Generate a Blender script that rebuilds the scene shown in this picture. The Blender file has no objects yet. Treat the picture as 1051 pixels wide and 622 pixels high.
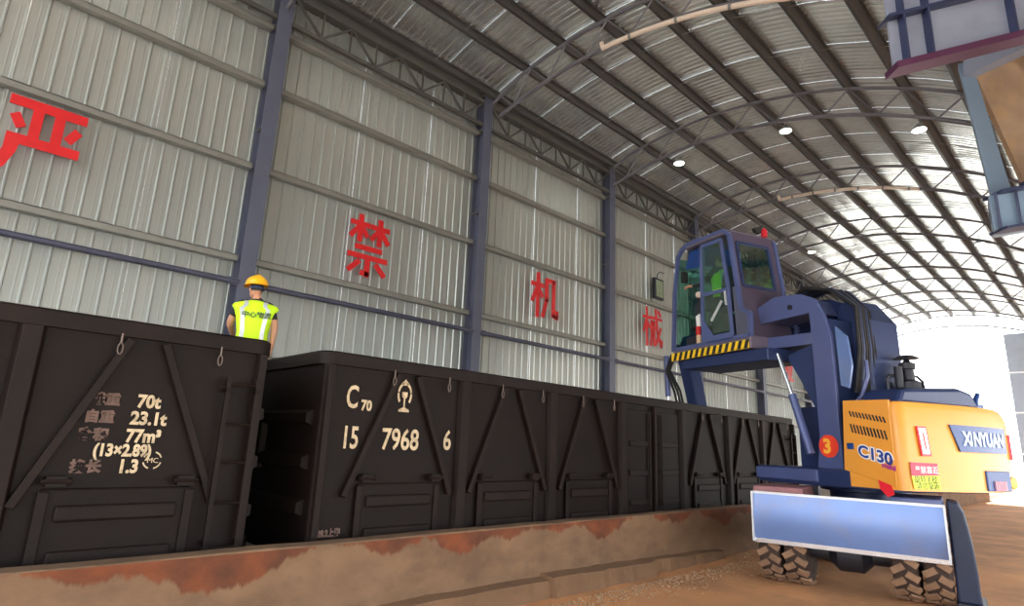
import bpy, bmesh, math, random
from mathutils import Matrix, Vector
random.seed(7)
SC = bpy.context.scene
COL = SC.collection
PI = math.pi
R = math.radians

# ------------------------------------------------------------------ camera
YAW, PITCH, ROLL, FPX = R(46.15), R(13.46), R(2.37), 605.0
fw = Vector((math.cos(PITCH)*math.cos(YAW), math.cos(PITCH)*math.sin(YAW), math.sin(PITCH)))
rt = Vector((math.sin(YAW), -math.cos(YAW), 0))
up = rt.cross(fw)
rt2 = rt*math.cos(ROLL) + up*math.sin(ROLL)
up2 = up*math.cos(ROLL) - rt*math.sin(ROLL)
cd = bpy.data.cameras.new('camera')
cam = bpy.data.objects.new('camera', cd)
COL.objects.link(cam)
cam.matrix_world = Matrix(((rt2.x, up2.x, -fw.x, 0), (rt2.y, up2.y, -fw.y, 0), (rt2.z, up2.z, -fw.z, 1.9), (0, 0, 0, 1)))
cd.sensor_fit = 'HORIZONTAL'
cd.sensor_width = 36.0
cd.lens = 36.0*FPX/1051.0
cd.clip_end = 2000
SC.camera = cam

# ------------------------------------------------------------------ light
w = bpy.data.worlds.new('sky')
SC.world = w
w.use_nodes = True
nt = w.node_tree
nt.nodes.clear()
o_ = nt.nodes.new('ShaderNodeOutputWorld')
b_ = nt.nodes.new('ShaderNodeBackground')
tc_ = nt.nodes.new('ShaderNodeTexCoord')
sx_ = nt.nodes.new('ShaderNodeSeparateXYZ')
cr_ = nt.nodes.new('ShaderNodeValToRGB')
cr_.color_ramp.elements[0].position = 0.0
cr_.color_ramp.elements[0].color = (1.0, 0.99, 0.97, 1)
cr_.color_ramp.elements[1].position = 0.9
cr_.color_ramp.elements[1].color = (0.62, 0.80, 1.0, 1)
nt.links.new(tc_.outputs['Generated'], sx_.inputs[0])
nt.links.new(sx_.outputs['Z'], cr_.inputs[0])
nt.links.new(cr_.outputs[0], b_.inputs[0])
b_.inputs[1].default_value = 5.0
nt.links.new(b_.outputs[0], o_.inputs[0])

sd = bpy.data.lights.new('sun', 'SUN')
sd.energy = 19.0
sd.angle = R(1.0)
sd.color = (1.0, 0.95, 0.87)
sun = bpy.data.objects.new('sun', sd)
COL.objects.link(sun)
sun.rotation_euler = Vector((-0.72, -0.20, -0.66)).to_track_quat('-Z', 'Y').to_euler()

SC.view_settings.view_transform = 'Standard'
SC.view_settings.look = 'None'
SC.view_settings.gamma = 1.0
SC.view_settings.use_curve_mapping = False
SC.view_settings.exposure = 0.1
SC.cycles.max_bounces = 10
SC.cycles.diffuse_bounces = 6
SC.cycles.glossy_bounces = 5
SC.cycles.use_denoising = True


# ------------------------------------------------------------------ materials
def lin(c):
    return tuple(((v/12.92) if v <= 0.04045 else ((v+0.055)/1.055)**2.4) for v in c)


def rgb(h):
    return lin(tuple(int(h[i:i+2], 16)/255 for i in (0, 2, 4)))


def mat(name, hexc, rough=0.6, metal=0.0, var=0.12, vscale=3.0, bump=0.0, bscale=40.0, dirt=None, dscale=1.2, damt=0.5, emit=0.0, alpha=None, trans=0.0, stretch=None, spec=None):
    m = bpy.data.materials.new(name)
    m.use_nodes = True
    n = m.node_tree.nodes
    l = m.node_tree.links
    p = n['Principled BSDF']
    c = rgb(hexc)
    p.inputs['Roughness'].default_value = rough
    p.inputs['Metallic'].default_value = metal
    if spec is not None:
        p.inputs['Specular IOR Level'].default_value = spec
    tc = n.new('ShaderNodeTexCoord')
    src = tc.outputs['Object']
    if stretch:
        mp = n.new('ShaderNodeMapping')
        mp.inputs['Scale'].default_value = stretch
        l.new(src, mp.inputs[0])
        src = mp.outputs[0]
    nz = n.new('ShaderNodeTexNoise')
    nz.inputs['Scale'].default_value = vscale
    nz.inputs['Detail'].default_value = 6
    l.new(src, nz.inputs['Vector'])
    ra = n.new('ShaderNodeValToRGB')
    ra.color_ramp.elements[0].position = 0.3
    ra.color_ramp.elements[1].position = 0.7
    ra.color_ramp.elements[0].color = tuple(v*(1-var) for v in c)+(1,)
    ra.color_ramp.elements[1].color = tuple(min(1, v*(1+var)) for v in c)+(1,)
    l.new(nz.outputs['Fac'], ra.inputs[0])
    out = ra.outputs[0]
    if dirt:
        d = rgb(dirt)
        n2 = n.new('ShaderNodeTexNoise')
        n2.inputs['Scale'].default_value = dscale
        n2.inputs['Detail'].default_value = 9
        n2.inputs['Roughness'].default_value = 0.65
        l.new(src, n2.inputs['Vector'])
        r2 = n.new('ShaderNodeValToRGB')
        r2.color_ramp.elements[0].position = 0.48
        r2.color_ramp.elements[1].position = 0.66
        r2.color_ramp.elements[0].color = (0, 0, 0, 1)
        r2.color_ramp.elements[1].color = (damt, damt, damt, 1)
        l.new(n2.outputs['Fac'], r2.inputs[0])
        mx = n.new('ShaderNodeMix')
        mx.data_type = 'RGBA'
        l.new(r2.outputs[0], mx.inputs[0])
        l.new(out, mx.inputs[6])
        mx.inputs[7].default_value = d+(1,)
        out = mx.outputs[2]
    l.new(out, p.inputs['Base Color'])
    if bump:
        n3 = n.new('ShaderNodeTexNoise')
        n3.inputs['Scale'].default_value = bscale
        n3.inputs['Detail'].default_value = 5
        l.new(src, n3.inputs['Vector'])
        bp = n.new('ShaderNodeBump')
        bp.inputs['Strength'].default_value = bump
        bp.inputs['Distance'].default_value = 0.02
        l.new(n3.outputs['Fac'], bp.inputs['Height'])
        l.new(bp.outputs[0], p.inputs['Normal'])
    if emit:
        p.inputs['Emission Color'].default_value = c+(1,)
        p.inputs['Emission Strength'].default_value = emit
    if trans:
        p.inputs['Transmission Weight'].default_value = trans
        p.inputs['IOR'].default_value = 1.45
    if alpha is not None:
        p.inputs['Alpha'].default_value = alpha
    return m


def glass_mat(name, hexc, keep):
    """thin tinted sheet glass: see-through share plus a glossy reflection"""
    m = bpy.data.materials.new(name)
    m.use_nodes = True
    n = m.node_tree.nodes
    l = m.node_tree.links
    n.clear()
    out = n.new('ShaderNodeOutputMaterial')
    tr = n.new('ShaderNodeBsdfTransparent')
    tr.inputs[0].default_value = tuple(v*keep for v in rgb(hexc))+(1,)
    gl = n.new('ShaderNodeBsdfGlossy')
    gl.inputs[0].default_value = (0.9, 1.0, 0.98, 1)
    gl.inputs['Roughness'].default_value = 0.03
    lw = n.new('ShaderNodeLayerWeight')
    lw.inputs[0].default_value = 0.35
    fr = n.new('ShaderNodeMapRange')
    fr.inputs['To Min'].default_value = 0.05
    fr.inputs['To Max'].default_value = 0.45
    l.new(lw.outputs['Facing'], fr.inputs['Value'])
    mx = n.new('ShaderNodeMixShader')
    l.new(fr.outputs[0], mx.inputs[0])
    l.new(tr.outputs[0], mx.inputs[1])
    l.new(gl.outputs[0], mx.inputs[2])
    l.new(mx.outputs[0], out.inputs[0])
    return m


M = {}
M['wall'] = mat('wall_sheet_metal', 'a8aca9', 0.34, 0.5, 0.07, 0.9, stretch=(3, 1, 0.35), dirt='b0aca2', dscale=0.8, damt=0.35)
M['roof'] = mat('roof_sheet_metal', 'dcdddb', 0.23, 0.86, 0.06, 1.2, dirt='a8a6a2', dscale=1.1, damt=0.4)
M['girt'] = mat('galvanised_girt', '86847e', 0.5, 0.4, 0.1, 2)
M['purlin'] = mat('purlin_steel', '4c4a4a', 0.55, 0.3, 0.12, 2)
M['column'] = mat('column_paint', '55586b', 0.5, 0.1, 0.1, 1.5, dirt='625e62', damt=0.25)
M['truss'] = mat('truss_paint', '68656c', 0.5, 0.2, 0.1, 2)
M['etruss'] = mat('eave_truss_paint', '54524e', 0.55, 0.2, 0.12, 2)
M['pipe'] = mat('tie_pipe_paint', '48485a', 0.5, 0.2, 0.1, 3)
M['conduit'] = mat('conduit_plastic', 'e3cfc0', 0.45, 0.0, 0.05, 3)
M['wagon'] = mat('wagon_paint', '160d0b', 0.6, 0.0, 0.25, 2.2, bump=0.15, bscale=60, dirt='170f0c', dscale=1.6, damt=0.6, spec=0.18)
M['wagon2'] = mat('wagon_rail_paint', '180f0d', 0.6, 0.0, 0.2, 2.5, bump=0.1, bscale=60, dirt='2a1a12', dscale=2.5, damt=0.3, spec=0.2)
M['stencil'] = mat('stencil_paint', 'cdb998', 0.8, 0.0, 0.15, 12, dirt='7c6a54', dscale=9, damt=0.6)
M['stencil_red'] = mat('stencil_faded', '6c554c', 0.8, 0.0, 0.2, 12, dirt='40302a', dscale=9, damt=0.5)
M['red'] = mat('red_sign_paint', 'c8171c', 0.5, 0.0, 0.08, 5)
M['dark'] = mat('dark_rubber', '1c1b1e', 0.75, 0.0, 0.2, 8)
M['soot'] = mat('dark_steel', '2b2c34', 0.5, 0.3, 0.15, 5)
M['tyre'] = mat('dusty_tyre', '8a6c54', 0.9, 0.0, 0.15, 7, dirt='5c463a', dscale=5, damt=0.5)
M['tyre_groove'] = mat('tyre_groove', '3d2e27', 0.9, 0, 0.2, 6)
M['tyre_side'] = mat('tyre_sidewall', '332a2b', 0.85, 0.0, 0.2, 5)
M['mblue'] = mat('machine_blue_paint', '4f5a88', 0.38, 0.1, 0.06, 2, dirt='6d6670', damt=0.15)
M['mdark'] = mat('machine_dark_blue', '26345c', 0.42, 0.1, 0.1, 2)
M['blade'] = mat('blade_paint', '6a84ba', 0.32, 0.25, 0.06, 2.5, dirt='93836f', dscale=2, damt=0.25)
M['yellow'] = mat('machine_yellow', 'e39a3c', 0.33, 0.0, 0.04, 2, dirt='d99a55', dscale=1.5, damt=0.25)
M['brownguard'] = mat('dusty_mudguard', '96666a', 0.7, 0.0, 0.12, 4)
M['white'] = mat('white_paint', 'f2f2f2', 0.5, 0, 0.03, 3)
M['navy'] = mat('navy_decal', '1d3f7e', 0.35, 0, 0.05, 3)
M['lblue'] = mat('silver_blue_lettering', 'bccbe6', 0.4, 0.1, 0.05, 3)
M['dblue'] = mat('blue_lettering', '1f3f8e', 0.4, 0, 0.05, 3)
M['pink'] = mat('magenta_lettering', 'b0368c', 0.4, 0, 0.05, 3)
M['redlens'] = mat('red_lens', 'e22c3c', 0.25, 0, 0.05, 3)
M['lampwhite'] = mat('tail_lamp_lit', 'fff2ee', 0.4, 0, 0.0, 3, emit=1.6)
M['stickgreen'] = mat('sticker_yellow_green', 'dbe83e', 0.5, 0, 0.05, 3)
M['stickred'] = mat('sticker_red', 'b53a58', 0.5, 0, 0.05, 3)
M['ink'] = mat('sticker_ink', '3f5a36', 0.6, 0, 0.05, 3)
M['orange_disc'] = mat('orange_red_disc', 'e8432c', 0.45, 0, 0.05, 3)
M['gold'] = mat('gold_numeral', 'f6b53a', 0.45, 0, 0.05, 3)
M['hazy'] = mat('hazard_yellow', 'f2c820', 0.5, 0, 0.05, 3)
M['chrome'] = mat('chrome_rod', 'd5dae2', 0.2, 0.9, 0.03, 3)
M['glass'] = glass_mat('tinted_cab_glass', 'c4ece4', 0.95)
M['glass2'] = glass_mat('rear_window_glass', 'd0efea', 0.95)
M['seat'] = mat('seat_fabric', '2b2d33', 0.8, 0, 0.1, 6)
M['vest'] = mat('hi_vis_fabric', 'c8f216', 0.7, 0, 0.05, 8, emit=0.0)
M['reflect'] = mat('reflective_tape', 'c9cdd2', 0.35, 0.3, 0.05, 8)
M['shirt'] = mat('black_shirt', '17181c', 0.85, 0, 0.1, 8)
M['trouser'] = mat('dark_trousers', '23242c', 0.85, 0, 0.1, 8)
M['skin'] = mat('skin', 'c08a6c', 0.5, 0, 0.05, 8)
M['hair'] = mat('black_hair', '14110f', 0.6, 0, 0.1, 20)
M['hat'] = mat('helmet_yellow', 'f6b01c', 0.3, 0, 0.03, 4)
M['lamp'] = mat('lit_lamp_lens', 'f4fff0', 0.4, 0, 0.0, 3, emit=26.0)
M['alu'] = mat('lamp_housing', '9a9c9e', 0.4, 0.5, 0.05, 5)
M['hop'] = mat('hopper_blue_steel', '8d93a6', 0.45, 0.2, 0.08, 1.2, dirt='58585e', dscale=1.5, damt=0.3)
M['hop2'] = mat('strut_blue_steel', '7b90a6', 0.4, 0.15, 0.08, 1.5)
M['hopdark'] = mat('hopper_flange_paint', '4a2440', 0.5, 0.1, 0.1, 3)
M['hopnavy'] = mat('hopper_navy_edges', '2c3350', 0.5, 0.1, 0.1, 3)
M['plate'] = mat('rust_brown_plate', 'a88b73', 0.7, 0.0, 0.15, 3, dirt='c09a62', dscale=4, damt=0.4)
M['gravel'] = mat('gravel_stone', '9a7a5c', 0.9, 0, 0.3, 20)
M['ballast'] = mat('track_ballast', '54453a', 0.95, 0, 0.3, 10, bump=0.6, bscale=25)
M['hook'] = mat('hook_steel', '6a5c55', 0.5, 0.3, 0.1, 5)
M['rail'] = mat('rail_steel', '6a5344', 0.5, 0.5, 0.15, 5)
M['outside'] = mat('sunlit_concrete_yard', 'e2dccf', 0.9, 0, 0.08, 0.2)
M['endwall'] = mat('end_wall_sheet', '9aa3b4', 0.6, 0.2, 0.06, 1.0)
M['joint'] = mat('end_wall_joint_trim', 'e3e6ea', 0.5, 0.1, 0.04, 2)
M['plinth'] = mat('wall_plinth_concrete', '8d857a', 0.9, 0, 0.12, 2)


def floor_material():
    m = mat('dusty_ground', 'c98f5e', 0.88, 0, 0.16, 0.9, bump=0.45, bscale=22, dirt='8c6448', dscale=0.55, damt=0.6)
    return m


def barrier_material():
    m = mat('stained_concrete', '7a5f47', 0.85, 0, 0.15, 2.5, bump=0.35, bscale=30, dirt='544033', dscale=1.7, damt=0.45, stretch=(1, 1, 1.6))
    n = m.node_tree.nodes
    l = m.node_tree.links
    p = n['Principled BSDF']
    base = p.inputs['Base Color'].links[0].from_socket
    tc = n.new('ShaderNodeTexCoord')
    sp = n.new('ShaderNodeSeparateXYZ')
    l.new(tc.outputs['Object'], sp.inputs[0])

    def noise1(scale, detail, zs):
        cb = n.new('ShaderNodeCombineXYZ')
        l.new(sp.outputs['X'], cb.inputs[0])
        if zs:
            mz = n.new('ShaderNodeMath')
            mz.operation = 'MULTIPLY'
            mz.inputs[1].default_value = zs
            l.new(sp.outputs['Z'], mz.inputs[0])
            l.new(mz.outputs[0], cb.inputs[2])
        k = n.new('ShaderNodeTexNoise')
        k.inputs['Scale'].default_value = scale
        k.inputs['Detail'].default_value = detail
        l.new(cb.outputs[0], k.inputs['Vector'])
        return k.outputs['Fac']

    def math_(op, a, b):
        k = n.new('ShaderNodeMath')
        k.operation = op
        for i, v in enumerate((a, b)):
            if isinstance(v, (int, float)):
                k.inputs[i].default_value = v
            else:
                l.new(v, k.inputs[i])
        return k.outputs[0]
    # the rust wash runs down from the top edge to a ragged line that varies along the wall
    wide = math_('MULTIPLY', math_('SUBTRACT', noise1(0.75, 1.5, 0), 0.39), 1.25)
    ragged = math_('MULTIPLY', math_('SUBTRACT', noise1(9.0, 5, 0.35), 0.5), 0.22)
    reach = math_('ADD', wide, ragged)
    depth = math_('SUBTRACT', 0.87, sp.outputs['Z'])
    diff = math_('MULTIPLY', math_('SUBTRACT', reach, depth), math_('GREATER_THAN', depth, 0.016))
    rmp = n.new('ShaderNodeValToRGB')
    rmp.color_ramp.elements[0].position = 0.0
    rmp.color_ramp.elements[1].position = 0.035
    rmp.color_ramp.elements[1].color = (0.85, 0.85, 0.85, 1)
    l.new(diff, rmp.inputs[0])
    mx = n.new('ShaderNodeMix')
    mx.data_type = 'RGBA'
    l.new(rmp.outputs[0], mx.inputs[0])
    l.new(base, mx.inputs[6])
    rust = n.new('ShaderNodeValToRGB')
    rust.color_ramp.elements[0].color = rgb('4e2410')+(1,)
    rust.color_ramp.elements[1].color = rgb('7c3d1c')+(1,)
    rust.color_ramp.elements[0].position = 0.35
    rust.color_ramp.elements[1].position = 0.65
    l.new(noise1(3.0, 5, 1.0), rust.inputs[0])
    l.new(rust.outputs[0], mx.inputs[7])
    l.new(mx.outputs[2], p.inputs['Base Color'])
    return m


M['floor'] = floor_material()
M['barrier'] = barrier_material()
M['kerb'] = mat('poured_kerb_concrete', '7a5c42', 0.9, 0, 0.2, 4, bump=0.5, bscale=25, dirt='54402f', dscale=2, damt=0.6)


# ------------------------------------------------------------------ mesh builder
class MB:
    def __init__(self, mtx=None):
        self.v, self.f, self.mi = [], [], []
        self.x = mtx or Matrix()

    def add(self, vs, fs, mi=0):
        b = len(self.v)
        self.v += [self.x @ Vector(p) for p in vs]
        self.f += [tuple(b+i for i in q) for q in fs]
        self.mi += [mi]*len(fs)
        return self

    def box(self, c, s, rot=None, mi=0):
        hx, hy, hz = s[0]/2, s[1]/2, s[2]/2
        pts = [Vector((a*hx, b*hy, d*hz)) for a in (-1, 1) for b in (-1, 1) for d in (-1, 1)]
        if rot is not None:
            pts = [rot @ p for p in pts]
        c = Vector(c)
        return self.add([p+c for p in pts], [(0, 1, 3, 2), (4, 6, 7, 5), (0, 4, 5, 1), (2, 3, 7, 6), (0, 2, 6, 4), (1, 5, 7, 3)], mi)

    def bx(self, x0, x1, y0, y1, z0, z1, mi=0):
        return self.box(((x0+x1)/2, (y0+y1)/2, (z0+z1)/2), (abs(x1-x0), abs(y1-y0), abs(z1-z0)), None, mi)

    def bar(self, p0, p1, w_, h_, upv=(0, 0, 1), mi=0):
        p0, p1 = Vector(p0), Vector(p1)
        d = (p1-p0)
        L = d.length
        d.normalize()
        u = Vector(upv)
        s = d.cross(u)
        if s.length < 1e-4:
            u = Vector((1, 0, 0))
            s = d.cross(u)
        s.normalize()
        u = s.cross(d)
        rot = Matrix((d, s, u)).transposed()
        return self.box((p0+p1)/2, (L, w_, h_), rot, mi)

    def cyl(self, p0, p1, r0, r1=None, n=12, mi=0, caps=True):
        r1 = r0 if r1 is None else r1
        return self.tube([p0, p1], [r0, r1], n, mi, caps)

    def tube(self, pts, r, n=8, mi=0, caps=True):
        pts = [Vector(p) for p in pts]
        rs = r if isinstance(r, (list, tuple)) else [r]*len(pts)
        vs, fs = [], []
        prev = None
        for i, p in enumerate(pts):
            a = pts[max(0, i-1)]
            b = pts[min(len(pts)-1, i+1)]
            d = (b-a).normalized()
            if prev is None:
                u = Vector((0, 0, 1)) if abs(d.z) < 0.9 else Vector((1, 0, 0))
            else:
                u = prev
            s = d.cross(u).normalized()
            u = s.cross(d).normalized()
            prev = u
            for k in range(n):
                t = 2*PI*k/n
                vs.append(p + (s*math.cos(t)+u*math.sin(t))*rs[i])
        for i in range(len(pts)-1):
            for k in range(n):
                fs.append((i*n+k, i*n+(k+1) % n, (i+1)*n+(k+1) % n, (i+1)*n+k))
        if caps:
            fs.append(tuple(range(n-1, -1, -1)))
            fs.append(tuple((len(pts)-1)*n+k for k in range(n)))
        return self.add(vs, fs, mi)

    def prism(self, poly, ext, mi=0):
        """poly: 3D points of a flat outline, ext: extrusion vector"""
        n = len(poly)
        e = Vector(ext)
        vs = [Vector(p) for p in poly]+[Vector(p)+e for p in poly]
        fs = [tuple(range(n-1, -1, -1)), tuple(range(n, 2*n))]
        fs += [(i, (i+1) % n, n+(i+1) % n, n+i) for i in range(n)]
        return self.add(vs, fs, mi)

    def lathe(self, prof, c, axis=(0, 0, 1), n=20, mi=0):
        """prof: (radius, height along axis)"""
        ax = Vector(axis).normalized()
        u = Vector((1, 0, 0)) if abs(ax.x) < 0.9 else Vector((0, 1, 0))
        s = ax.cross(u).normalized()
        u = s.cross(ax)
        c = Vector(c)
        vs, fs = [], []
        for r_, h in prof:
            for k in range(n):
                t = 2*PI*k/n
                vs.append(c+ax*h+(u*math.cos(t)+s*math.sin(t))*r_)
        m_ = len(prof)
        for i in range(m_-1):
            for k in range(n):
                fs.append((i*n+k, i*n+(k+1) % n, (i+1)*n+(k+1) % n, (i+1)*n+k))
        fs.append(tuple(range(n-1, -1, -1)))
        fs.append(tuple((m_-1)*n+k for k in range(n)))
        return self.add(vs, fs, mi)

    def build(self, name, mats, parent=None, smooth=False, bevel=0.0):
        me = bpy.data.meshes.new(name)
        me.from_pydata([tuple(p) for p in self.v], [], self.f)
        bm = bmesh.new()
        bm.from_mesh(me)
        bmesh.ops.recalc_face_normals(bm, faces=bm.faces)
        bm.to_mesh(me)
        bm.free()
        if not isinstance(mats, (list, tuple)):
            mats = [mats]
        for m_ in mats:
            me.materials.append(m_)
        me.polygons.foreach_set('material_index', self.mi)
        if smooth:
            me.polygons.foreach_set('use_smooth', [True]*len(me.polygons))
            if hasattr(me, 'set_sharp_from_angle'):
                me.set_sharp_from_angle(angle=R(40))
        o = bpy.data.objects.new(name, me)
        COL.objects.link(o)
        if parent:
            o.parent = parent
        if bevel:
            b = o.modifiers.new('bevel', 'BEVEL')
            b.width = bevel
            b.segments = 2
            b.limit_method = 'ANGLE'
            b.angle_limit = R(40)
        return o


def put(name, me, parent=None, loc=(0, 0, 0)):
    o = bpy.data.objects.new(name, me)
    COL.objects.link(o)
    o.location = loc
    if parent:
        o.parent = parent
    return o


def tag(o, label=None, cat=None, group=None, kind=None):
    if label:
        o['label'] = label
    if cat:
        o['category'] = cat
    if group:
        o['group'] = group
    if kind:
        o['kind'] = kind
    return o


def empty(name, loc=(0, 0, 0)):
    o = bpy.data.objects.new(name, None)
    o.empty_display_size = 0.2
    COL.objects.link(o)
    o.location = loc
    return o


def copy_tree(o, parent=None):
    c = o.copy()
    COL.objects.link(c)
    if parent:
        c.parent = parent
    for ch in list(o.children):
        copy_tree(ch, c)
    return c


def text_obj(name, body, size, origin, xdir, ydir, m_, parent=None, offset=0.0, extrude=0.002, align='LEFT', sx=1.0, shear=0.0):
    """flat lettering as a thin mesh; xdir, ydir: reading direction and upward direction"""
    c = bpy.data.curves.new('lettering', 'FONT')
    c.body = body
    c.size = size
    c.align_x = align
    c.offset = offset
    c.extrude = extrude
    c.resolution_u = 3
    c.shear = shear
    t = bpy.data.objects.new('lettering', c)
    COL.objects.link(t)
    me = bpy.data.meshes.new_from_object(t)
    bpy.data.objects.remove(t)
    bpy.data.curves.remove(c)
    X, Y = Vector(xdir).normalized(), Vector(ydir).normalized()
    Z = X.cross(Y)
    og = Vector(origin)
    for v in me.vertices:
        p = v.co.copy()
        v.co = og + X*p.x*sx + Y*p.y + Z*p.z
    me.materials.clear()
    me.materials.append(m_)
    o = put(name, me, parent)
    return o


ORD = ['first', 'second', 'third', 'fourth', 'fifth', 'sixth', 'seventh', 'eighth', 'ninth', 'tenth']

# ================================================================== SETTING
WY = 11.66            # wall sheet plane
YC, ZP, AR = 8.0, 11.19, 12.0     # lower chord of the arches: crown position, height, radius


def arch(y, dz=0.0):
    d = y-YC
    return ZP+dz-(AR-math.sqrt(max(0.01, AR*AR-d*d)))


COLX = [3.85+5.8*k for k in range(9)]
YR = -2.6             # springing of the arches on the right-hand side

fl = MB().bx(-14, 51, -5, 5.95, -0.3, 0.0).build('floor', M['floor'])
tag(fl, kind='structure')
tb = MB().bx(-14, 51, 5.95, 11.9, -0.9, -0.62).build('floor', M['ballast'])
tag(tb, kind='structure')
gd = MB()
gd.bx(51, 600, -300, 300, -0.6, -0.02)
gd.bx(-300, 51, -300, -5, -0.6, -0.02)
gd.bx(-300, -14, -5, 300, -0.6, -0.02)
gd.bx(-14, 51, 11.9, 300, -0.6, -0.02)
gd = gd.build('ground', M['outside'])
tag(gd, kind='structure')


def sheet_profile(pitch, n, rib_w, rib_h, mini=0.004):
    """(x, height) points of n pitches of trapezoid sheeting"""
    pts = []
    for i in range(n):
        x = i*pitch
        pts += [(x, 0), (x+pitch*0.28, 0), (x+pitch*0.31, mini), (x+pitch*0.36, mini), (x+pitch*0.39, 0),
                (x+pitch*0.62, 0), (x+pitch*0.62+rib_w*0.3, rib_h), (x+pitch*0.62+rib_w*0.7, rib_h), (x+pitch*0.62+rib_w, 0)]
    pts.append((n*pitch, 0))
    return pts


# left wall: concrete plinth with cladding sheets, girts and tie pipes
wl = MB().bx(-8, 51, WY+0.02, WY+0.25, -0.9, 0.55).build('wall_left', M['plinth'])
tag(wl, kind='structure')
pr = sheet_profile(0.25, 4, 0.05, 0.026, 0.002)
vs = [(x, -h, z) for z in (0.5, 11.61) for x, h in pr]
n_ = len(pr)
me = bpy.data.meshes.new('cladding_sheet')
me.from_pydata(vs, [], [(i, i+1, n_+i+1, n_+i) for i in range(n_-1)])
me.materials.append(M['wall'])
k = 0
x = -8.0
while x < 38.5:
    put('cladding_sheet', me, wl, (x, WY+(0.004 if k % 2 else 0), 0))
    x += 1.0
    k += 1
GZ = [3.30, 5.16, 7.08, 8.92, 10.28]
for k, cx in enumerate([COLX[0]-5.8]+COLX[:-1]):
    x0, x1 = cx+0.16, cx+5.8-0.16
    if k == 0:
        x0 -= 6
    for z in GZ:
        g = MB()
        g.bx(x0, x1, WY-0.20, WY-0.05, z+0.045, z+0.06)      # top lip
        g.bx(x0, x1, WY-0.20, WY-0.19, z-0.05, z+0.06)      # web
        g.bx(x0, x1, WY-0.20, WY-0.05, z-0.06, z-0.05)      # bottom lip
        g.build('girt', M['girt'], wl)
    MB().cyl((x0-0.05, 11.33, 4.66), (x1+0.05, 11.33, 4.66), 0.055, n=10).build('tie_pipe', M['pipe'], wl, smooth=True)

# roof: transverse trapezoid sheets over purlins
ce = MB().bx(-8, 51, WY+0.1, WY+0.4, 11.26, 11.42).build('ceiling', M['etruss'])   # eave gutter
tag(ce, kind='structure')
MB().bx(-8, 51, 11.50, WY+0.02, 11.22, 11.645).build('eave_strut', M['etruss'], ce)
pr = []
for i in range(5):
    pr += [(0.18*i, 0.0), (0.18*i+0.085, 0.0), (0.18*i+0.105, 0.032), (0.18*i+0.16, 0.032)]
pr.append((0.9, 0.0))
NA = 22
ys = [YR-0.8+(WY+0.28-(YR-0.8))*i/NA for i in range(NA+1)]
vs, fs = [], []
for y in ys:
    for x, h in pr:
        vs.append((x, y, arch(y, 0.75+0.27)+h))
n_ = len(pr)
for j in range(NA):
    for i in range(n_-1):
        fs.append((j*n_+i, j*n_+i+1, (j+1)*n_+i+1, (j+1)*n_+i))
rme = bpy.data.meshes.new('roof_sheet')
rme.from_pydata(vs, [], fs)
rme.materials.append(M['roof'])
x = -8.0
k = 0
while x < 50.6:
    put('roof_sheet', rme, ce, (x, 0, 0.003 if k % 2 else 0))
    x += 0.9
    k += 1
# purlins at even steps along the arc
PY = []
y = 11.35
while y > YR:
    PY.append(y)
    sl = (y-YC)/AR
    y -= 1.27*math.sqrt(max(0.1, 1-sl*sl))
for y in PY:
    a = math.asin((y-YC)/AR)
    rot = Matrix.Rotation(-a, 3, 'X')
    zc = arch(y, 0.75+0.14)
    g = MB()
    g.box((21.3, y, zc), (59.0, 0.012, 0.22), rot)
    g.box(Vector((21.3, y, zc))+rot @ Vector((0, 0.035, -0.105)), (59.0, 0.08, 0.012), rot)
    g.box(Vector((21.3, y, zc))+rot @ Vector((0, -0.035, 0.105)), (59.0, 0.08, 0.012), rot)
    g.build('purlin', M['purlin'], ce)
for k in range(9):
    for q in (1.95, 3.9):
        xx = COLX[k]-5.8+q
        pts = [(xx, yy, arch(yy, 0.75+0.12)) for yy in [11.35-i*0.9 for i in range(16)]]
        MB().tube(pts, 0.011, 5).build('sag_rod', M['girt'], ce)

# far end wall beside the wide opening
we = MB().bx(50.6, 50.8, YR-6, 5.0, -0.2, 10.4).build('wall_end', M['endwall'])
tag(we, kind='structure')
z = 0.0
while z < 10.4:
    MB().bx(50.52, 50.6, YR-6, 5.0, z+0.04, min(z+2.55, 10.4)).build('panel', M['endwall'], we, bevel=0.01)
    MB().bx(50.49, 50.56, YR-6, 5.0, z-0.05, z+0.05).build('joint_strip', M['joint'], we)
    z += 2.6

# ---- columns
c0 = empty('steel_column', (COLX[0], 11.3, 0))
H = 11.35
MB().bx(-0.15, 0.15, 0.0, 0.016, -0.62, H).build('inner_flange', M['column'], c0, bevel=0.003)
MB().bx(-0.15, 0.15, 0.324, 0.34, -0.62, H).build('outer_flange', M['column'], c0, bevel=0.003)
MB().bx(-0.006, 0.006, 0.016, 0.324, -0.62, H).build('web', M['column'], c0)
MB().bx(-0.19, 0.19, -0.06, 0.36, H, H+0.03).build('cap_plate', M['etruss'], c0)
for zz in (10.32, 7.9):
    MB().bx(-0.145, 0.145, 0.018, 0.32, zz, zz+0.012).build('stiffener', M['girt'], c0)
g = MB().bx(-0.30, 0.30, -0.02, 0.0, 4.56, 4.76)
g.bx(-0.30, -0.15, -0.02, 0.06, 4.6, 4.72).bx(0.15, 0.30, -0.02, 0.06, 4.6, 4.72)
MB().bx(-0.32, -0.15, 0.0, 0.06, 4.59, 4.73).build('pipe_bracket', M['pipe'], c0)
MB().bx(0.15, 0.32, 0.0, 0.06, 4.59, 4.73).build('pipe_bracket', M['pipe'], c0)
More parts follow.
